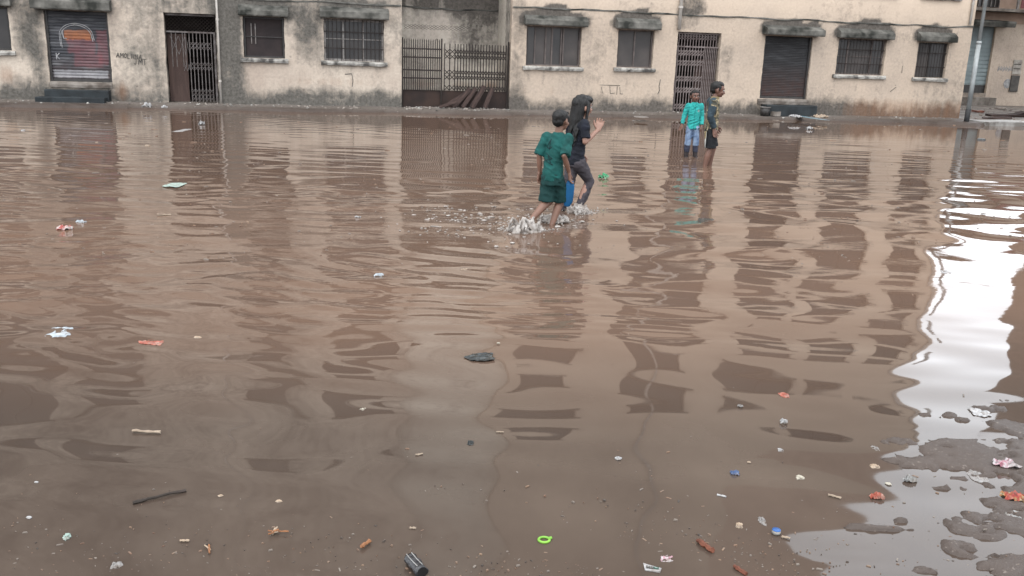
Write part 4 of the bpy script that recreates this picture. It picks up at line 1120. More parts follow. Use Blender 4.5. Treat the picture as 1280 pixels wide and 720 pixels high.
sh = torso_cloth(TB, 'shirt', MAT['teal_cloth'], U, h, [((0, 0, .45), .110, .080), ((0, 0, .52), .106, .078), ((0, .0, .60), .100, .074), ((0, .005, .70), .107, .074), ((0, .006, .76), .114, .068), ((0, .008, .797), .09, .054), ((0, .01, .825), .05, .046)],
     [([(-.10, 0, .775), (-.138, -.006, .70), (-.154, -.012, .63), (-.152, .03, .515)], [.044, .042, .037, .030]), ([(.10, 0, .775), (.148, -.008, .70), (.170, -.014, .635), (.212, .018, .518)], [.044, .042, .037, .030])], wr=(.013, 14, 6), P=P)
legs_cloth(TB, 'shirt_hem', MAT['teal_dark'], U, h, [((0, 0, .440), .111, .082), ((0, 0, .465), .112, .083)], [], wr=None, smooth=0)
on_cloth(sh, [[(.0, .93), (.0, .85), (.0, .76), (.0, .66), (.0, .54)]], .007, MAT['teal_dark'], 'placket', sh, False)
on_cloth(sh, [[(-.075, .835), (-.045, .835)], [(-.075, .822), (-.045, .822)], [(-.075, .809), (-.045, .809)]], .016, MAT['badge'], 'badge', sh, False)
on_cloth(sh, [[(-.05, .935), (-.022, .89), (.0, .93)], [(.05, .935), (.022, .89), (.0, .93)]], .02, MAT['teal_cloth'], 'collar', sh, False)
legs_cloth(TB, 'jeans', MAT['jeans'], U, h, [((0, 0, .43), .090, .074), ((0, 0, .50), .092, .074), ((0, 0, .53), .086, .066)],
     [([(-.048, 0, .46), (-.062, .006, .36), (-.072, .012, .27), (-.076, .006, .215)], [.068, .058, .050, .050]), ([(.048, 0, .46), (.062, .006, .36), (.072, .012, .27), (.076, .006, .215)], [.068, .058, .050, .050])])
legs_cloth(TB, 'wet_trouser_leg', MAT['jeans_wet'], U, h, [((-.077, .004, .22), .049, .049), ((-.082, -.004, .115), .043, .043)], [([(.077, .004, .22), (.081, -.004, .115)], [.049, .043])])
for sx in (-1, 1): MB().capsule(U((sx * .083, -.006, .13)), U((sx * .084, -.008, .04)), .034 * h, .034 * h).capsule(U((sx * .084, -.012, .03)), U((sx * .098, .09, .02)), .034 * h, .028 * h).build('boot', MAT['shoe'], TB, True)

# the older boy in camouflage, in profile
h = 1.40; wd = .12
P = dict(pelvis=(0, 0, .515), chest=(0, .006, .715), neck=(0, .012, .822), head=(.0, .036, .922), yaw=-.22, nod=-.16,
         armL=[(-.115, .005, .785), (-.130, .012, .64), (-.115, .085, .52)], armR=[(.115, -.03, .785), (.140, -.065, .635), (.135, -.005, .495)],
         handL=((.1, .35, -1), (.5, 1, 0), .6), handR=((.0, .3, -1), (-.4, 1, 0), .6),
         legL=[(-.045, 0, .485), (-.05, .055, .275), (-.05, .03, .05), (-.05, .12, .02)], legR=[(.045, 0, .485), (.05, -.005, .27), (.05, -.055, .05), (.05, .04, .02)])
p = spot(885, 207); CB, Hh, Rr, U = make_child((p.x, p.y, -wd), math.radians(-82), h, 'taller boy in camouflage shirt and black shorts standing in profile', P, MAT['skin_c'])
hair_short(CB, Hh, Rr, h, .008, 5)
torso_cloth(CB, 'shirt', MAT['camo'], U, h, [((0, 0, .445), .098, .078), ((0, 0, .52), .097, .078), ((0, .0, .61), .091, .074), ((0, .004, .71), .100, .074), ((0, .004, .77), .105, .068), ((0, .006, .805), .084, .054), ((0, .012, .835), .046, .044)], [], wr=(.013, 12, 16), P=P)
for k, pts in enumerate(([(-.095, 0, .785), (-.128, .006, .72), (-.137, .012, .64), (-.120, .078, .53)], [(.095, -.03, .785), (.130, -.045, .72), (.146, -.065, .635), (.140, -.008, .512)])):
    m = MB(); m.tube([U(q) for q in pts], [.049 * h, .043 * h, .037 * h, .030 * h], 16); m.ell(U(pts[0]), (.050 * h,) * 3); fuse('sleeve', m, .0065, MAT['sleeve'], CB, 2, (.009, 14, 20 + k))
m = MB().loft([(U((0, .010, .818)), .054 * h, .050 * h), (U((0, .016, .845)), .044 * h, .042 * h)]); fuse('collar', m, .006, MAT['khaki'], CB, 1)
m = MB().tube([U((.05, -.074, .47)), U((.06, -.078, .40)), U((.062, -.074, .345))], [.022 * h, .019 * h, .010 * h], 8, .35); m.build('shirt_tail', MAT['khaki'], CB, True)
legs_cloth(CB, 'shorts', MAT['black_shorts'], U, h, [((0, 0, .42), .090, .076), ((0, 0, .49), .092, .074), ((0, 0, .53), .086, .068)],
     [([(-.046, .005, .46), (-.05, .032, .37), (-.052, .05, .295)], [.067, .066, .066]), ([(.046, 0, .46), (.05, -.002, .37), (.052, -.004, .285)], [.067, .066, .066])])
m = MB().tube([U((.06, -.070, .465)), U((.068, -.076, .38)), U((.066, -.072, .288))], [.010 * h, .012 * h, .011 * h], 8, .6); m.build('side_stripe', MAT['stripe'], CB, True)

# ------------------------------------------------------------------ splashes and foam
def splash_mat():
    m, t, b = base_mat('splashed water', .3)
    n = noise(t, coords(t), 16, 3)
    t.links.new(ramp(t, n, [(.35, (.15, .125, .108)), (.66, (.36, .335, .31))]), b.inputs['Base Color'])
    b.inputs['Transmission Weight'].default_value = .25; b.inputs['IOR'].default_value = 1.33
    return m
MAT['splash'] = splash_mat()
def splash(p, hh, ww, seed, n=60, away=(-.8, -.5)):
    r = random.Random(seed); m = MB()
    for k in range(n):
        a = r.uniform(0, 6.283); R0 = r.uniform(.02, .35) * ww; out = r.uniform(.1, .5) * ww; z = hh * r.uniform(.25, 1) ** 1.3
        d = V(math.cos(a) + away[0], math.sin(a) + away[1], 0) * .6; q = V(p.x, p.y, 0) + V(math.cos(a), math.sin(a), 0) * R0
        pts = [q + d * out * t + V(0, 0, 4 * z * t * (1 - t) * (.8 if t > .5 else 1) - .01 * t) for t in (0, .25, .5, .75, r.uniform(.8, 1))]
        w = r.uniform(.005, .016); m.tube(pts, [w * 1.6, w * 1.2, w, w * .8, w * .4], 6)
    for k in range(26):
        a = r.uniform(0, 6.283); q = V(p.x + math.cos(a) * ww * r.uniform(.05, .5) + away[0] * ww * .2, p.y + math.sin(a) * ww * r.uniform(.05, .4) + away[1] * ww * .2, .0)
        m.ell(q, (r.uniform(.02, .06), r.uniform(.02, .05), r.uniform(.008, .03) * hh / .15), None, 8, 5)
    for k in range(70):
        a = r.uniform(0, 6.283); R0 = r.uniform(0, .40) * ww; z = hh * .62 * (1 - (R0 / ww / .42) ** 2) * r.uniform(.3, 1)
        m.ell((p.x + math.cos(a) * R0 + away[0] * z * .5, p.y + math.sin(a) * R0, z), (r.uniform(.02, .055), r.uniform(.015, .04), r.uniform(.010, .026)), Matrix.Rotation(r.uniform(-1, 1), 3, 'Y'), 8, 5)
    o = fuse('splash', m, .007, MAT['splash'], None, 2, (.006, 22, seed)); 
    d = MB()
    for k in range(int(n * 2.2)):
        a = r.uniform(0, 6.283); rr = ww * r.uniform(.15, .95); q = V(p.x + math.cos(a) * rr + away[0] * ww * .3, p.y + math.sin(a) * rr * .8 + away[1] * ww * .3, r.uniform(.0, 1) ** 2 * hh * 1.2 * (1 - rr / ww * .7)); s_ = r.uniform(.003, .009); d.ell(q, (s_, s_, s_ * 1.2), None, 6, 4)
    o['kind'] = 'stuff'
    d.build('splash_drops', MAT['splash'], None, True, 'stuff')
splash(spot(661, 289), .15, .36, 3, 34, (-.5, -.1)); splash(spot(724, 267), .12, .28, 9, 30, (.2, -.3)); splash(spot(694, 276), .06, .34, 12, 34, (-.3, 0))
fm = MB(); r = random.Random(21)
for k in range(330):
    if k < 230: u, v = r.gauss(592, 44), r.gauss(274, 10)
    elif k < 280: u, v = r.gauss(700, 35), r.gauss(272, 7)
    else: u, v = r.gauss(650, 40), r.gauss(292, 10)
    p = spot(u, v, .002)
    if p.y < 6.5 or p.y > 11: continue
    s_ = r.uniform(.003, .010) * (1.9 if r.random() < .12 else 1); fm.ell((p.x, p.y, .002), (s_ * r.uniform(1, 2.6), s_ * r.uniform(.8, 1.6), s_ * .55), Matrix.Rotation(r.uniform(-.5, .5), 3, 'Z'), 7, 4)
fm.build('foam', MAT['splash'], None, True, 'stuff')

# ------------------------------------------------------------------ litter, every countable piece a thing of its own
def patch_mat(name, cols, scale=18, rough=.4, mud=.75):
    m, t, b = base_mat(name, rough)
    b.inputs['Specular IOR Level'].default_value = .3
    n = noise(t, coords(t), scale, 2, .5, .8)
    st = [(.30 + .4 * i / max(1, len(cols) - 1), tuple(x * .5 for x in c)) for i, c in enumerate(cols)]
    g = mapr(t, noise(t, coords(t), 26, 4, .65), .42, .68, 0, mud)
    t.links.new(mix(t, g, ramp(t, n, st), (.10, .078, .062)), b.inputs['Base Color']); return m
MAT['w_white'] = patch_mat('white plastic', [(.26, .26, .27), (.5, .5, .5), (.62, .62, .62)], 34); MAT['w_blue'] = patch_mat('pale blue film', [(.36, .42, .47), (.62, .68, .72)])
MAT['w_red'] = patch_mat('red and white wrapper', [(.42, .06, .05), (.5, .1, .08), (.66, .55, .52), (.7, .66, .64)], 30); MAT['w_orange'] = patch_mat('orange red wrapper', [(.22, .05, .03), (.42, .08, .045), (.46, .12, .07), (.5, .33, .26)], 40)
MAT['w_fire'] = patch_mat('red yellow wrapper', [(.16, .05, .035), (.42, .05, .04), (.48, .13, .06), (.5, .33, .12), (.5, .45, .4)], 34); MAT['w_pink'] = patch_mat('pink wrapper', [(.36, .1, .14), (.5, .3, .34), (.6, .56, .57), (.3, .28, .28)], 40)
MAT['w_mint'] = patch_mat('mint strip', [(.36, .5, .44), (.5, .62, .56)]); MAT['w_green'] = patch_mat('green bag', [(.005, .13, .05), (.01, .32, .12), (.15, .5, .28)], 20, .25)
MAT['w_dark'] = patch_mat('dark rag', [(.006, .009, .010), (.012, .018, .019), (.06, .068, .068)], 26, .3, .1); MAT['w_clear'] = patch_mat('clear film', [(.22, .22, .21), (.45, .45, .44)], 24, .2)
MAT['w_cobalt'] = patch_mat('blue wrapper', [(.03, .08, .26), (.10, .18, .36), (.4, .42, .46)], 24); MAT['w_cyan'] = patch_mat('cyan label', [(.05, .25, .36), (.4, .55, .6)], 30)
MAT['w_tan'] = patch_mat('tan card', [(.4, .28, .18), (.55, .44, .33)]); MAT['w_cream'] = patch_mat('cream chip', [(.5, .46, .36), (.64, .6, .5)]); MAT['w_grey'] = patch_mat('grey scrap', [(.2, .19, .18), (.38, .36, .35)])
MAT['wood_pale'] = simple('pale stick', (.42, .34, .26), .8, (.26, .2, .15), 20, .3); MAT['wood_dark'] = simple('dark wet stick', (.05, .038, .032), .6, (.03, .024, .02), 20, .3)
MAT['wood_orange'] = simple('orange wood', (.36, .16, .07), .75, (.22, .1, .05), 18, .4); MAT['wood_red'] = simple('red brown wood', (.20, .07, .04), .65, (.11, .04, .025), 18, .4)
MAT['lime'] = simple('lime plastic', (.22, .46, .05), .4, (.15, .36, .04), 10, .1); MAT['bottle'] = simple('dark bottle plastic', (.045, .043, .047), .18, (.02, .02, .022), 12, .5, bd=.02)
MAT['blue_cap'] = simple('blue cap', (.03, .13, .40), .4, None, 8, 0); MAT['black_plastic'] = simple('black plastic', (.018, .017, .017), .4, None, 8, .1)

def crumple(w, d, amp, seed, nx=12, ny=8, thick=.0015, outline=.25, zs=1.0):
    r = random.Random(seed); top, bot = [], []
    cr = [r.uniform(.7, 1.0) for _ in range(4)]
    for j in range(ny + 1):
        for i in range(nx + 1):
            x, y = i / nx * 2 - 1, j / ny * 2 - 1
            a = math.atan2(y, x)
            k = 1 + outline * float(vn(math.cos(a) * 1.6 + seed, math.sin(a) * 1.6, 0, seed)) - .16 * (x * x * y * y)
            k *= 1 + .10 * float(vn(math.cos(a) * 5 + seed, math.sin(a) * 5, 0, seed + 3)); X, Y = x * w / 2 * k, y * d / 2 * k
            n = 1 - abs(float(fbm(x * 1.7 + seed * 3.1, y * 1.7, 0, seed, 3)))
            z = amp * (n * 1.1 - .35) * (1 - .55 * (max(abs(x), abs(y)) ** 3)) * zs
            top.append((X, Y, max(z, .0005) + thick)); bot.append((X, Y, max(z, .0005)))
    n = len(top); fs = []; W = nx + 1
    for j in range(ny):
        for i in range(nx):
            a = j * W + i; fs.append((a, a + 1, a + W + 1, a + W)); fs.append((a + n, a + W + n, a + W + 1 + n, a + 1 + n))
    rim = [i for i in range(W)] + [j * W + nx for j in range(1, ny + 1)] + [ny * W + i for i in range(nx - 1, -1, -1)] + [j * W for j in range(ny - 1, 0, -1)]
    for a, b in zip(rim, rim[1:] + rim[:1]): fs.append((b, a, a + n, b + n))
    m = MB(); m.add(top + bot, fs); return m

def twig(L, r0, seed, bend=.12):
    r = random.Random(seed); pts = []; y = 0
    for k in range(8): y += r.uniform(-1, 1) * bend * L / 6; pts.append((-L / 2 + L * k / 7, y, r0 * (.5 + .5 * r.random())))
    return MB().tube(pts, [r0 * (.6 + .5 * r.random()) for _ in pts], 6)

def ground_z(x, y): return max(0.0, float(ground_h(np.array([x]), np.array([y]))[0]))
def drop(name, mb, u, v, rz, mat, label, cat, group=None, z=None, smooth=False, tilt=0):
    p = spot(u, v); gz = ground_z(p.x, p.y)
    if gz > .01: p = spot(u, v, gz)
    o = mb.build(name, MAT[mat], None, smooth)
    o.location = (p.x, p.y, gz + .001 if z is None else z); o.rotation_euler = (tilt, 0, rz)
    return tag(o, label, cat, group)
def piece(kind, u, v, wpx, hpx, mat, label, cat, rz=0.0, amp=None, name=None, seed=None, group=None):
    p = spot(u, v); s = mpp(p); w = wpx * s * .78
    dep = CAM_H / math.sqrt(p.x ** 2 + p.y ** 2 + CAM_H ** 2)
    seed = seed if seed is not None else int(u * 3 + v)
    if kind == 'bag':       # stands up off the water
        a = amp or hpx * s * .8; m = crumple(w, max(w * .6, a), a, seed, 12, 9)
    elif kind == 'film':
        m = crumple(w, max(.02, hpx * s / dep * .9), amp or .012, seed, 16, 10, outline=.2); zz = -.30 * (amp or .012); m.v = [(x, y, z + zz) for x, y, z in m.v]
    elif kind == 'stick':
        m = twig(w, max(.003, hpx * s / 2), seed)
    elif kind == 'chip':
        m = stone_mb(w / 2, seed, .35)
    return drop(name or {'bag': 'plastic_bag', 'film': 'wrapper', 'stick': 'stick', 'chip': 'scrap_chip'}[kind], m, u, v, rz, mat, label, cat, group)

LIT = [
 ('bag', 184, 134, 11, 10, 'w_white', 'white plastic bag heap at the water edge left of the half open gate', 'bag'),
 ('bag', 206, 135, 7, 6, 'w_white', 'small white scrap at the water edge under the half open gate', 'scrap'),
 ('bag', 252, 156, 8, 10, 'w_white', 'white scrap standing up in the water before the half open gate', 'scrap'),
 ('film', 228, 163, 12, 5, 'w_white', 'torn white pieces floating left of the upright white scrap', 'scrap'),
 ('film', 218, 231, 24, 5, 'w_mint', 'flat mint green plastic strip floating below the half open gate', 'strip'),
 ('bag', 82, 287, 22, 9, 'w_red', 'crumpled red and white wrapper floating in front of the painted shutter', 'wrapper'),
 ('bag', 101, 279, 13, 7, 'w_blue', 'pale blue scrap touching the crumpled red and white wrapper', 'scrap'),
 ('chip', 121, 178, 5, 4, 'w_tan', 'tan chip floating below the painted shutter', 'scrap'),
 ('chip', 184, 182, 8, 3, 'w_tan', 'flat tan scrap floating between shutter and half open gate', 'scrap'),
 ('chip', 29, 163, 7, 3, 'w_white', 'white fleck floating near the left frame edge', 'scrap'),
 ('stick', 205, 269, 20, 2, 'wood_pale', 'pale twig floating below the mint strip', 'stick'),
 ('film', 75, 415, 40, 12, 'w_blue', 'long pale blue clear plastic bag floating alone at the left', 'bag'),
 ('film', 188, 428, 38, 5, 'w_orange', 'long flat orange red wrapper right of the pale blue bag', 'wrapper'),
 ('chip', 247, 422, 12, 5, 'w_tan', 'rounded tan chip right of the flat orange wrapper', 'scrap'),
 ('bag', 474, 345, 15, 6, 'w_blue', 'bluish white crumpled paper floating in mid water', 'paper'),
 ('stick', 580, 338, 11, 2.4, 'wood_pale', 'short pale stick floating above the black rag', 'stick'),
 ('chip', 554, 364, 6, 3, 'w_cream', 'cream chip floating left above the black rag', 'scrap'),
 ('chip', 623, 429, 6, 3, 'w_cream', 'small cream chip just above the black rag', 'scrap'),
 ('film', 600, 446, 44, 10, 'w_dark', 'black wet rag floating in the middle of the water', 'rag'),
 ('bag', 447, 272, 9, 4, 'w_white', 'small bright scrap left of the splash', 'scrap'),
 ('bag', 754, 223, 16, 12, 'w_green', 'bright green plastic bag floating right of the girl', 'bag'),
 ('film', 815, 238, 11, 4, 'w_white', 'white oval scrap floating left of the turquoise reflection', 'scrap'),
 ('film', 883, 276, 24, 6, 'w_dark', 'dark teal scrap floating in front of the camouflage boy', 'scrap'),
 ('chip', 766, 407, 12, 6, 'w_cream', 'cream flat chip right of the red fleck', 'scrap'),
 ('chip', 729, 378, 7, 4, 'w_red', 'tiny red and white fleck below the two wading children', 'scrap'),
 ('film', 995, 404, 12, 6, 'w_tan', 'folded tan card beside the blue labelled wrapper', 'card'),
 ('film', 980, 494, 14, 6, 'w_orange', 'orange tag floating above the white folded scrap', 'tag'),
 ('bag', 980, 529, 12, 10, 'w_white', 'white folded scrap standing below the orange tag', 'scrap'),
 ('bag', 925, 509, 8, 6, 'w_grey', 'grey curled scrap left of the white folded scrap', 'scrap'),
 ('film', 976, 563, 9, 4, 'w_white', 'small white flake below the white folded scrap', 'scrap'),
 ('bag', 918, 593, 14, 9, 'w_cobalt', 'crumpled blue wrapper in the shallow water', 'wrapper'),
 ('stick', 902, 621, 14, 3, 'w_white', 'short white straw below the crumpled blue wrapper', 'straw'),
 ('chip', 936, 578, 7, 4, 'w_tan', 'tan flake right above the crumpled blue wrapper', 'scrap'),
 ('bag', 1095, 622, 20, 11, 'w_orange', 'crumpled red wrapper at the edge of the sky reflection', 'wrapper'),
 ('chip', 1111, 605, 10, 6, 'w_cream', 'pale pebble right above the crumpled red wrapper', 'pebble'),
 ('bag', 1137, 601, 20, 12, 'w_clear', 'crumpled clear plastic on the bright sky reflection', 'plastic'),
 ('film', 1225, 515, 24, 9, 'w_white', 'white torn wrapper on the right of the sky reflection', 'wrapper'),
 ('bag', 1255, 581, 34, 12, 'w_pink', 'pink and white torn wrapper on the mud bank', 'wrapper'),
 ('film', 1222, 594, 26, 16, 'w_grey', 'grey flattened plastic on the mud left of the pink wrapper', 'plastic'),
 ('bag', 1270, 626, 34, 18, 'w_fire', 'large red and yellow wrapper at the right edge', 'wrapper'),
 ('film', 1272, 648, 30, 14, 'w_clear', 'clear sheet under the large red and yellow wrapper', 'plastic'),
 ('film', 1094, 561, 12, 6, 'w_grey', 'grey curl of film left of the sky reflection', 'scrap'),
 ('film', 1093, 583, 14, 5, 'w_tan', 'tan curled strip above the pale pebble', 'strip'),
 ('stick', 1043, 622, 18, 3, 'wood_pale', 'pale splinter left of the crumpled red wrapper', 'stick'),
 ('film', 1000, 597, 12, 5, 'w_cream', 'cream torn flake right of the blue wrapper', 'scrap'),
 ('film', 953, 652, 11, 11, 'w_grey', 'grey crumpled foil above the blue bottle cap', 'foil'),
 ('film', 924, 657, 10, 6, 'w_tan', 'brown paper flake left of the grey crumpled foil', 'paper'),
 ('stick', 882, 684, 34, 7, 'wood_red', 'red brown wood splinter at the bottom right of centre', 'stick'),
 ('stick', 925, 715, 24, 6, 'wood_red', 'red brown splinter cut by the bottom edge', 'stick'),
 ('stick', 982, 673, 12, 3, 'wood_pale', 'pale short twig beside the blue bottle cap', 'stick'),
 ('film', 832, 699, 24, 8, 'w_pink', 'pink and silver sachet above the printed white sachet', 'sachet'),
 ('stick', 457, 682, 20, 6, 'wood_orange', 'orange wood splinter near the bottom edge left of the bottle', 'stick'),
 ('stick', 200, 622, 74, 4, 'wood_dark', 'long dark stick lying in the shallows at the left', 'stick'),
 ('stick', 183, 541, 42, 4, 'wood_pale', 'long pale stick floating above the long dark stick', 'stick'),
 ('chip', 36, 647, 9, 6, 'w_white', 'white pebble at the left edge of the shallows', 'pebble'),
 ('chip', 45, 603, 6, 8, 'w_white', 'white little cap above the white pebble', 'cap'),
 ('film', 146, 707, 16, 8, 'w_grey', 'grey paper scrap at the bottom left', 'paper'),
 ('film', 84, 671, 10, 7, 'w_mint', 'greenish torn flake among the shallows debris', 'scrap'),
 ('stick', 231, 677, 13, 3, 'w_tan', 'short tan strip left of the orange split stick', 'strip'),
 ('chip', 276, 620, 9, 5, 'w_tan', 'tan chip right of the long dark stick', 'scrap'),
 ('chip', 349, 627, 11, 7, 'w_tan', 'tan lump above the brown leafy shavings', 'scrap'),
 ('film', 453, 512, 8, 4, 'w_cream', 'cream flake floating in the calm middle water', 'scrap'),
 ('stick', 524, 569, 12, 2.5, 'wood_pale', 'pale matchstick floating left of centre', 'stick'),
 ('stick', 625, 541, 12, 2, 'wood_pale', 'thin pale straw right of the pale matchstick', 'stick'),
 ('film', 588, 554, 10, 6, 'w_dark', 'small dark leaf between matchstick and straw', 'leaf'),
 ('stick', 516, 661, 10, 3, 'wood_pale', 'pale slanted splinter above the dark bottle', 'stick'),
 ('film', 773, 573, 10, 4, 'w_white', 'white flat flake right of centre', 'scrap'),
 ('film', 1182, 340, 14, 4, 'w_white', 'white scrap floating left of the bright sky strip', 'scrap'),
 ('bag', 1012, 162, 9, 7, 'w_white', 'white scrap poking from the water before the right hand step', 'scrap'),
 ('film', 801, 146, 20, 2, 'w_grey', 'pale torn film on the muddy strip beside the second gate', 'film'),
 ('chip', 1226, 175, 14, 2.5, 'w_dark', 'dark flake floating in front of the pole', 'scrap'),
 ('bag', 994, 147, 16, 6, 'w_white', 'white and blue plastic bag at the foot of the dark step', 'bag'),
 ('film', 1012, 147, 10, 4, 'w_cyan', 'light blue strip right of the white bag on the step', 'strip'),
 ('bag', 1025, 147, 18, 7, 'w_tan', 'pinkish tan crumpled paper right of the dark step', 'paper'),
]
for i, (k, u, v, w, hh, mt, lab, cat) in enumerate(LIT):
    rz = {'stick': random.Random(i).uniform(-.5, .5)}.get(k, random.Random(i * 3).uniform(-.25, .25))
    if u == 75: rz = .35
    if u == 200: rz = .62
    if u == 183: rz = -.05
    if u in (882, 925): rz = -1.0
    if u == 457: rz = 1.0
    nm = {'bag': 'plastic_bag', 'wrapper': 'wrapper', 'scrap': 'scrap', 'stick': 'stick', 'paper': 'paper_scrap', 'pebble': 'pebble', 'strip': 'plastic_strip', 'rag': 'wet_rag', 'plastic': 'plastic_sheet', 'sachet': 'sachet', 'card': 'card_piece',
          'tag': 'orange_tag', 'straw': 'drinking_straw', 'foil': 'foil_scrap', 'cap': 'bottle_cap', 'leaf': 'leaf', 'film': 'plastic_film'}[cat]
    piece(k, u, v, w, hh, mt, lab, cat, rz, name=nm)

# wrapper with a blue label
p = spot(967, 397); e = empty('wrapper', (p.x, p.y, .002), .1, 'cream wrapper with a blue label floating at the right', 'wrapper')
s = mpp(p)
o = crumple(24 * s, .05, .012, 5).build('film', MAT['w_cream'], e); o = crumple(8 * s, .055, .014, 8).build('printed_label', MAT['w_cyan'], e); o.location = (5 * s, 0, .003)
# lime ring
p = spot(680, 677); e = empty('plastic_ring', (p.x, p.y, .003), .2, 'lime green plastic ring near the bottom centre', 'ring')
m = MB(); R0 = .0185
pts = [(R0 * math.cos(a), R0 * .92 * math.sin(a), .004) for a in np.linspace(0, 6.283, 33)]; m.tube(pts, .0045, 8); m.build('ring', MAT['lime'], e, True)
MB().tube([(R0 + .001, .004, .005), (R0 + .009, .007, .006)], [.006, .0055], 8).build('tab', MAT['lime'], e, True)
# blue bottle cap
p = spot(970, 667); e = empty('bottle_cap', (p.x, p.y, .002), 0, 'blue and white bottle cap in the shallow debris', 'cap')
m = MB().tube([(0, 0, 0), (0, 0, .012)], .0155, 20); m.build('cap_skirt', MAT['sill'], e, True); MB().tube([(0, 0, .0125), (0, 0, .015)], [.0155, .014], 20).build('cap_top', MAT['blue_cap'], e, True)
# printed sachet
p = spot(815, 712); e = empty('sachet', (p.x, p.y, .003), -.18, 'white sachet printed with a dark green band at the bottom edge', 'sachet')
m = MB(); out = [(-.03, .026), (-.012, .012), (.03, .008), (.026, -.018), (-.022, -.016)]
m.add([(x, y, .002 + .004 * (i % 2)) for i, (x, y) in enumerate(out)] + [(0, 0, .006)] + [(x, y, 0) for x, y in out], [(0, 1, 5), (1, 2, 5), (2, 3, 5), (3, 4, 5), (4, 0, 5), (10, 9, 8, 7, 6)] + [(i, (i + 5 if 0 else i) + 6, (i + 1) % 5 + 6, (i + 1) % 5) for i in range(5)])
m.build('packet', MAT['w_white'], e)
MAT['green_ink'] = simple('green ink', (.01, .07, .045), .5, None, 5, 0)
MB().box(-.020, .004, -.009, .003, .0068, .0076).build('printed_band', MAT['black_plastic'], e); MB().box(.0045, .021, -.0095, .0025, .0068, .0076).build('printed_band', MAT['green_ink'], e)
for k in range(4): MB().box(-.018 + k * .0055, -.0148 + k * .0055, -.007, .001, .0077, .0082).build('printed_letter', MAT['sill'], e)
MB().box(.008, .017, -.0045, -.0015, .0077, .0082).build('printed_letter', MAT['w_mint'], e)
# dark crushed bottle
p = spot(519, 712); e = empty('plastic_bottle', (p.x, p.y, .0), math.radians(-58), 'crushed dark plastic bottle at the bottom edge', 'bottle')
rings = [((-.052, 0, .018), .004), ((-.05, 0, .018), .016), ((-.036, 0, .019), .022), ((-.02, 0, .017), .019), ((-.004, 0, .019), .022), ((.016, 0, .018), .020), ((.034, 0, .019), .022), ((.05, 0, .019), .022)]
b = MB().tube([c for c, r_ in rings], [r_ for c, r_ in rings], 18, .8); b.v = [tuple(c + .003 * float(vn(q[0] * 70, q[1] * 70, q[2] * 70, 3)) for c in q) for q in b.v]; b.build('bottle_body', MAT['bottle'], e, True)
MB().tube([(.0505, 0, .019), (.0515, 0, .019)], .017, 16).build('open_end', MAT['black_plastic'], e)
for dy in (-.012, .006): MB().tube([(-.04, dy, .0375), (.0, dy, .036), (.04, dy, .0385)], .0016, 5).build('ridge', MAT['w_clear'], e)
# leafy shavings and the split orange stick
p = spot(342, 668); e = empty('wood_shavings', (p.x, p.y, .002), .1, 'brown leafy wood shavings in a ragged tuft', 'shavings'); r = random.Random(8)
for k in range(9):
    a = r.uniform(0, 6.28); L = r.uniform(.012, .034); o = twig(L, .0028, k, .3).build('shaving', MAT['wood_orange'] if k % 3 else MAT['w_tan'], e); o.location = (math.cos(a) * .008, math.sin(a) * .012, .002 + .001 * k); o.rotation_euler = (0, -.15, a)
o = twig(.05, .0032, 77, .15).build('shaving', MAT['wood_orange'], e); o.location = (.025, .006, .004)
p = spot(262, 688); e = empty('split_stick', (p.x, p.y, .003), 1.9, 'orange split stick with a loose fibre at the lower left', 'stick')
twig(.055, .004, 5, .08).build('stick_body', MAT['wood_orange'], e); o = twig(.04, .0025, 9, .1).build('fibre', MAT['w_tan'], e); o.rotation_euler = (0, 0, .5); o.location = (.008, .006, .002)
# bucket by the dark step
q = fw(10.42, -.42, .1); e = empty('bucket', q, TH, 'dark open bucket beside the step of the rusted shutter', 'bucket')
MB().tube([(0, 0, 0), (0, 0, .24)], [.12, .14], 18).build('bucket_body', MAT['frame_dark'], e, True); MB().tube([(.145 * math.cos(a), .145 * math.sin(a), .24) for a in np.linspace(0, 6.283, 25)], .012, 6).build('rim', MAT['frame_grey'], e, True)
q = fw(10.72, -.5, .1); o = MB().prism([(-.07, 0), (.07, 0), (.065, .12), (-.06, .13)], -.13, .13, 4, .012, 3).build('concrete_block', MAT['concrete']); o.location = q; o.rotation_euler = (0, 0, TH + .2); tag(o, 'grey concrete block right of the dark bucket', 'block')

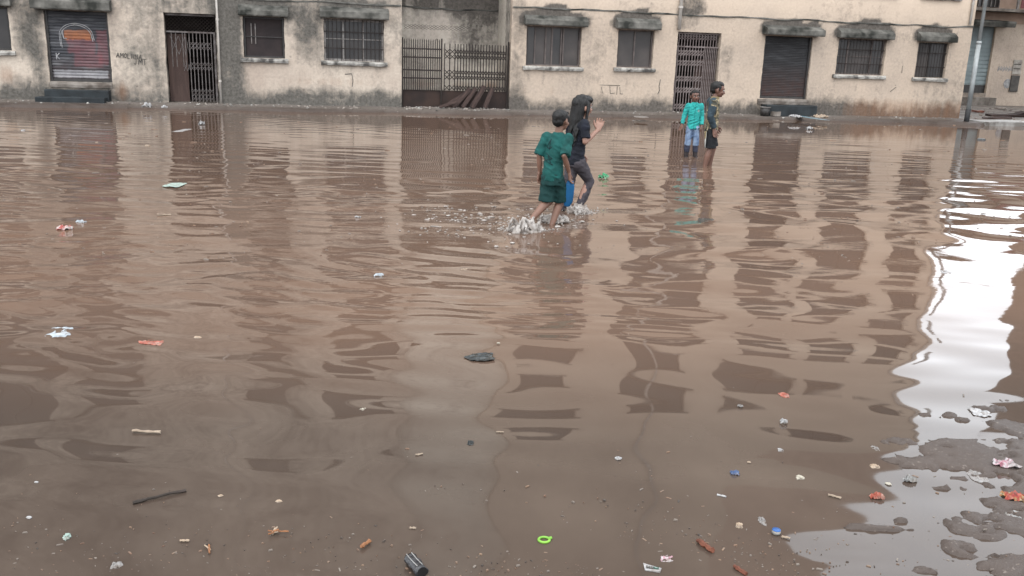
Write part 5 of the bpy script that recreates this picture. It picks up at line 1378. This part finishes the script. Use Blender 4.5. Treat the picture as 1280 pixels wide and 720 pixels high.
# uncountable crumbs: pale and dark, thick in the shallows, thin further out
pa, dk_, rd = MB(), MB(), MB(); r = random.Random(99)
for k in range(3300):
    if k < 2100:
        v = 720 + 25 - abs(r.gauss(0, 62)); u = r.uniform(-20, 1300)
        if r.random() < .35: u = r.gauss(900, 170)
    elif k < 2150: u, v = r.uniform(-20, 1300), r.uniform(300, 640)
    else: u, v = r.uniform(-20, 1300), r.uniform(150, 330)
    if v > 760 or v < 150: continue
    p = spot(u, v); gz = ground_z(p.x, p.y)
    s_ = mpp(p) * r.choice([.3, .4, .4, .5, .55, .7, .9, 1.4]) * (1.0 if v > 560 else .85 if v > 300 else 1.0)
    if v > 560 and u > 1000 and r.random() < .6: continue
    tgt = r.choice([pa, pa, dk_, rd, rd]) if v > 560 else r.choice([pa, pa, rd])
    a = r.uniform(-1.2, 1.2); L = s_ * r.choice([1, 1.2, 1.5, 2, 3]); w = s_ * r.uniform(.6, 1)
    c, s2 = math.cos(a), math.sin(a); base = [(-L, -w), (L, -w * r.uniform(.3, 1)), (L * .9, w), (-L * r.uniform(.5, 1), w)]
    if v > 560 and r.random() < .2: continue
    t_ = .0004 + s_ * r.uniform(.15, .5)
    vs = [(p.x + x * c - y * s2, p.y + x * s2 + y * c, gz - .003) for x, y in base] + [(p.x + x * c * .8 - y * s2 * .8, p.y + x * s2 * .8 + y * c * .8, gz + t_) for x, y in base]
    tgt.add(vs, [(3, 2, 1, 0), (4, 5, 6, 7), (0, 1, 5, 4), (1, 2, 6, 5), (2, 3, 7, 6), (3, 0, 4, 7)])
MAT['crumb'] = patch_mat('pale crumbs', [(.13, .105, .09), (.30, .26, .22)], 8, .7); MAT['crumb_dark'] = patch_mat('dark crumbs', [(.03, .025, .021), (.075, .058, .05)], 8, .6); MAT['crumb_brown'] = patch_mat('brown crumbs', [(.16, .08, .05), (.3, .2, .13)], 8, .7)
pa.build('litter', MAT['crumb'], None, kind='stuff'); dk_.build('litter', MAT['crumb_dark'], None, kind='stuff'); rd.build('litter', MAT['crumb_brown'], None, kind='stuff')
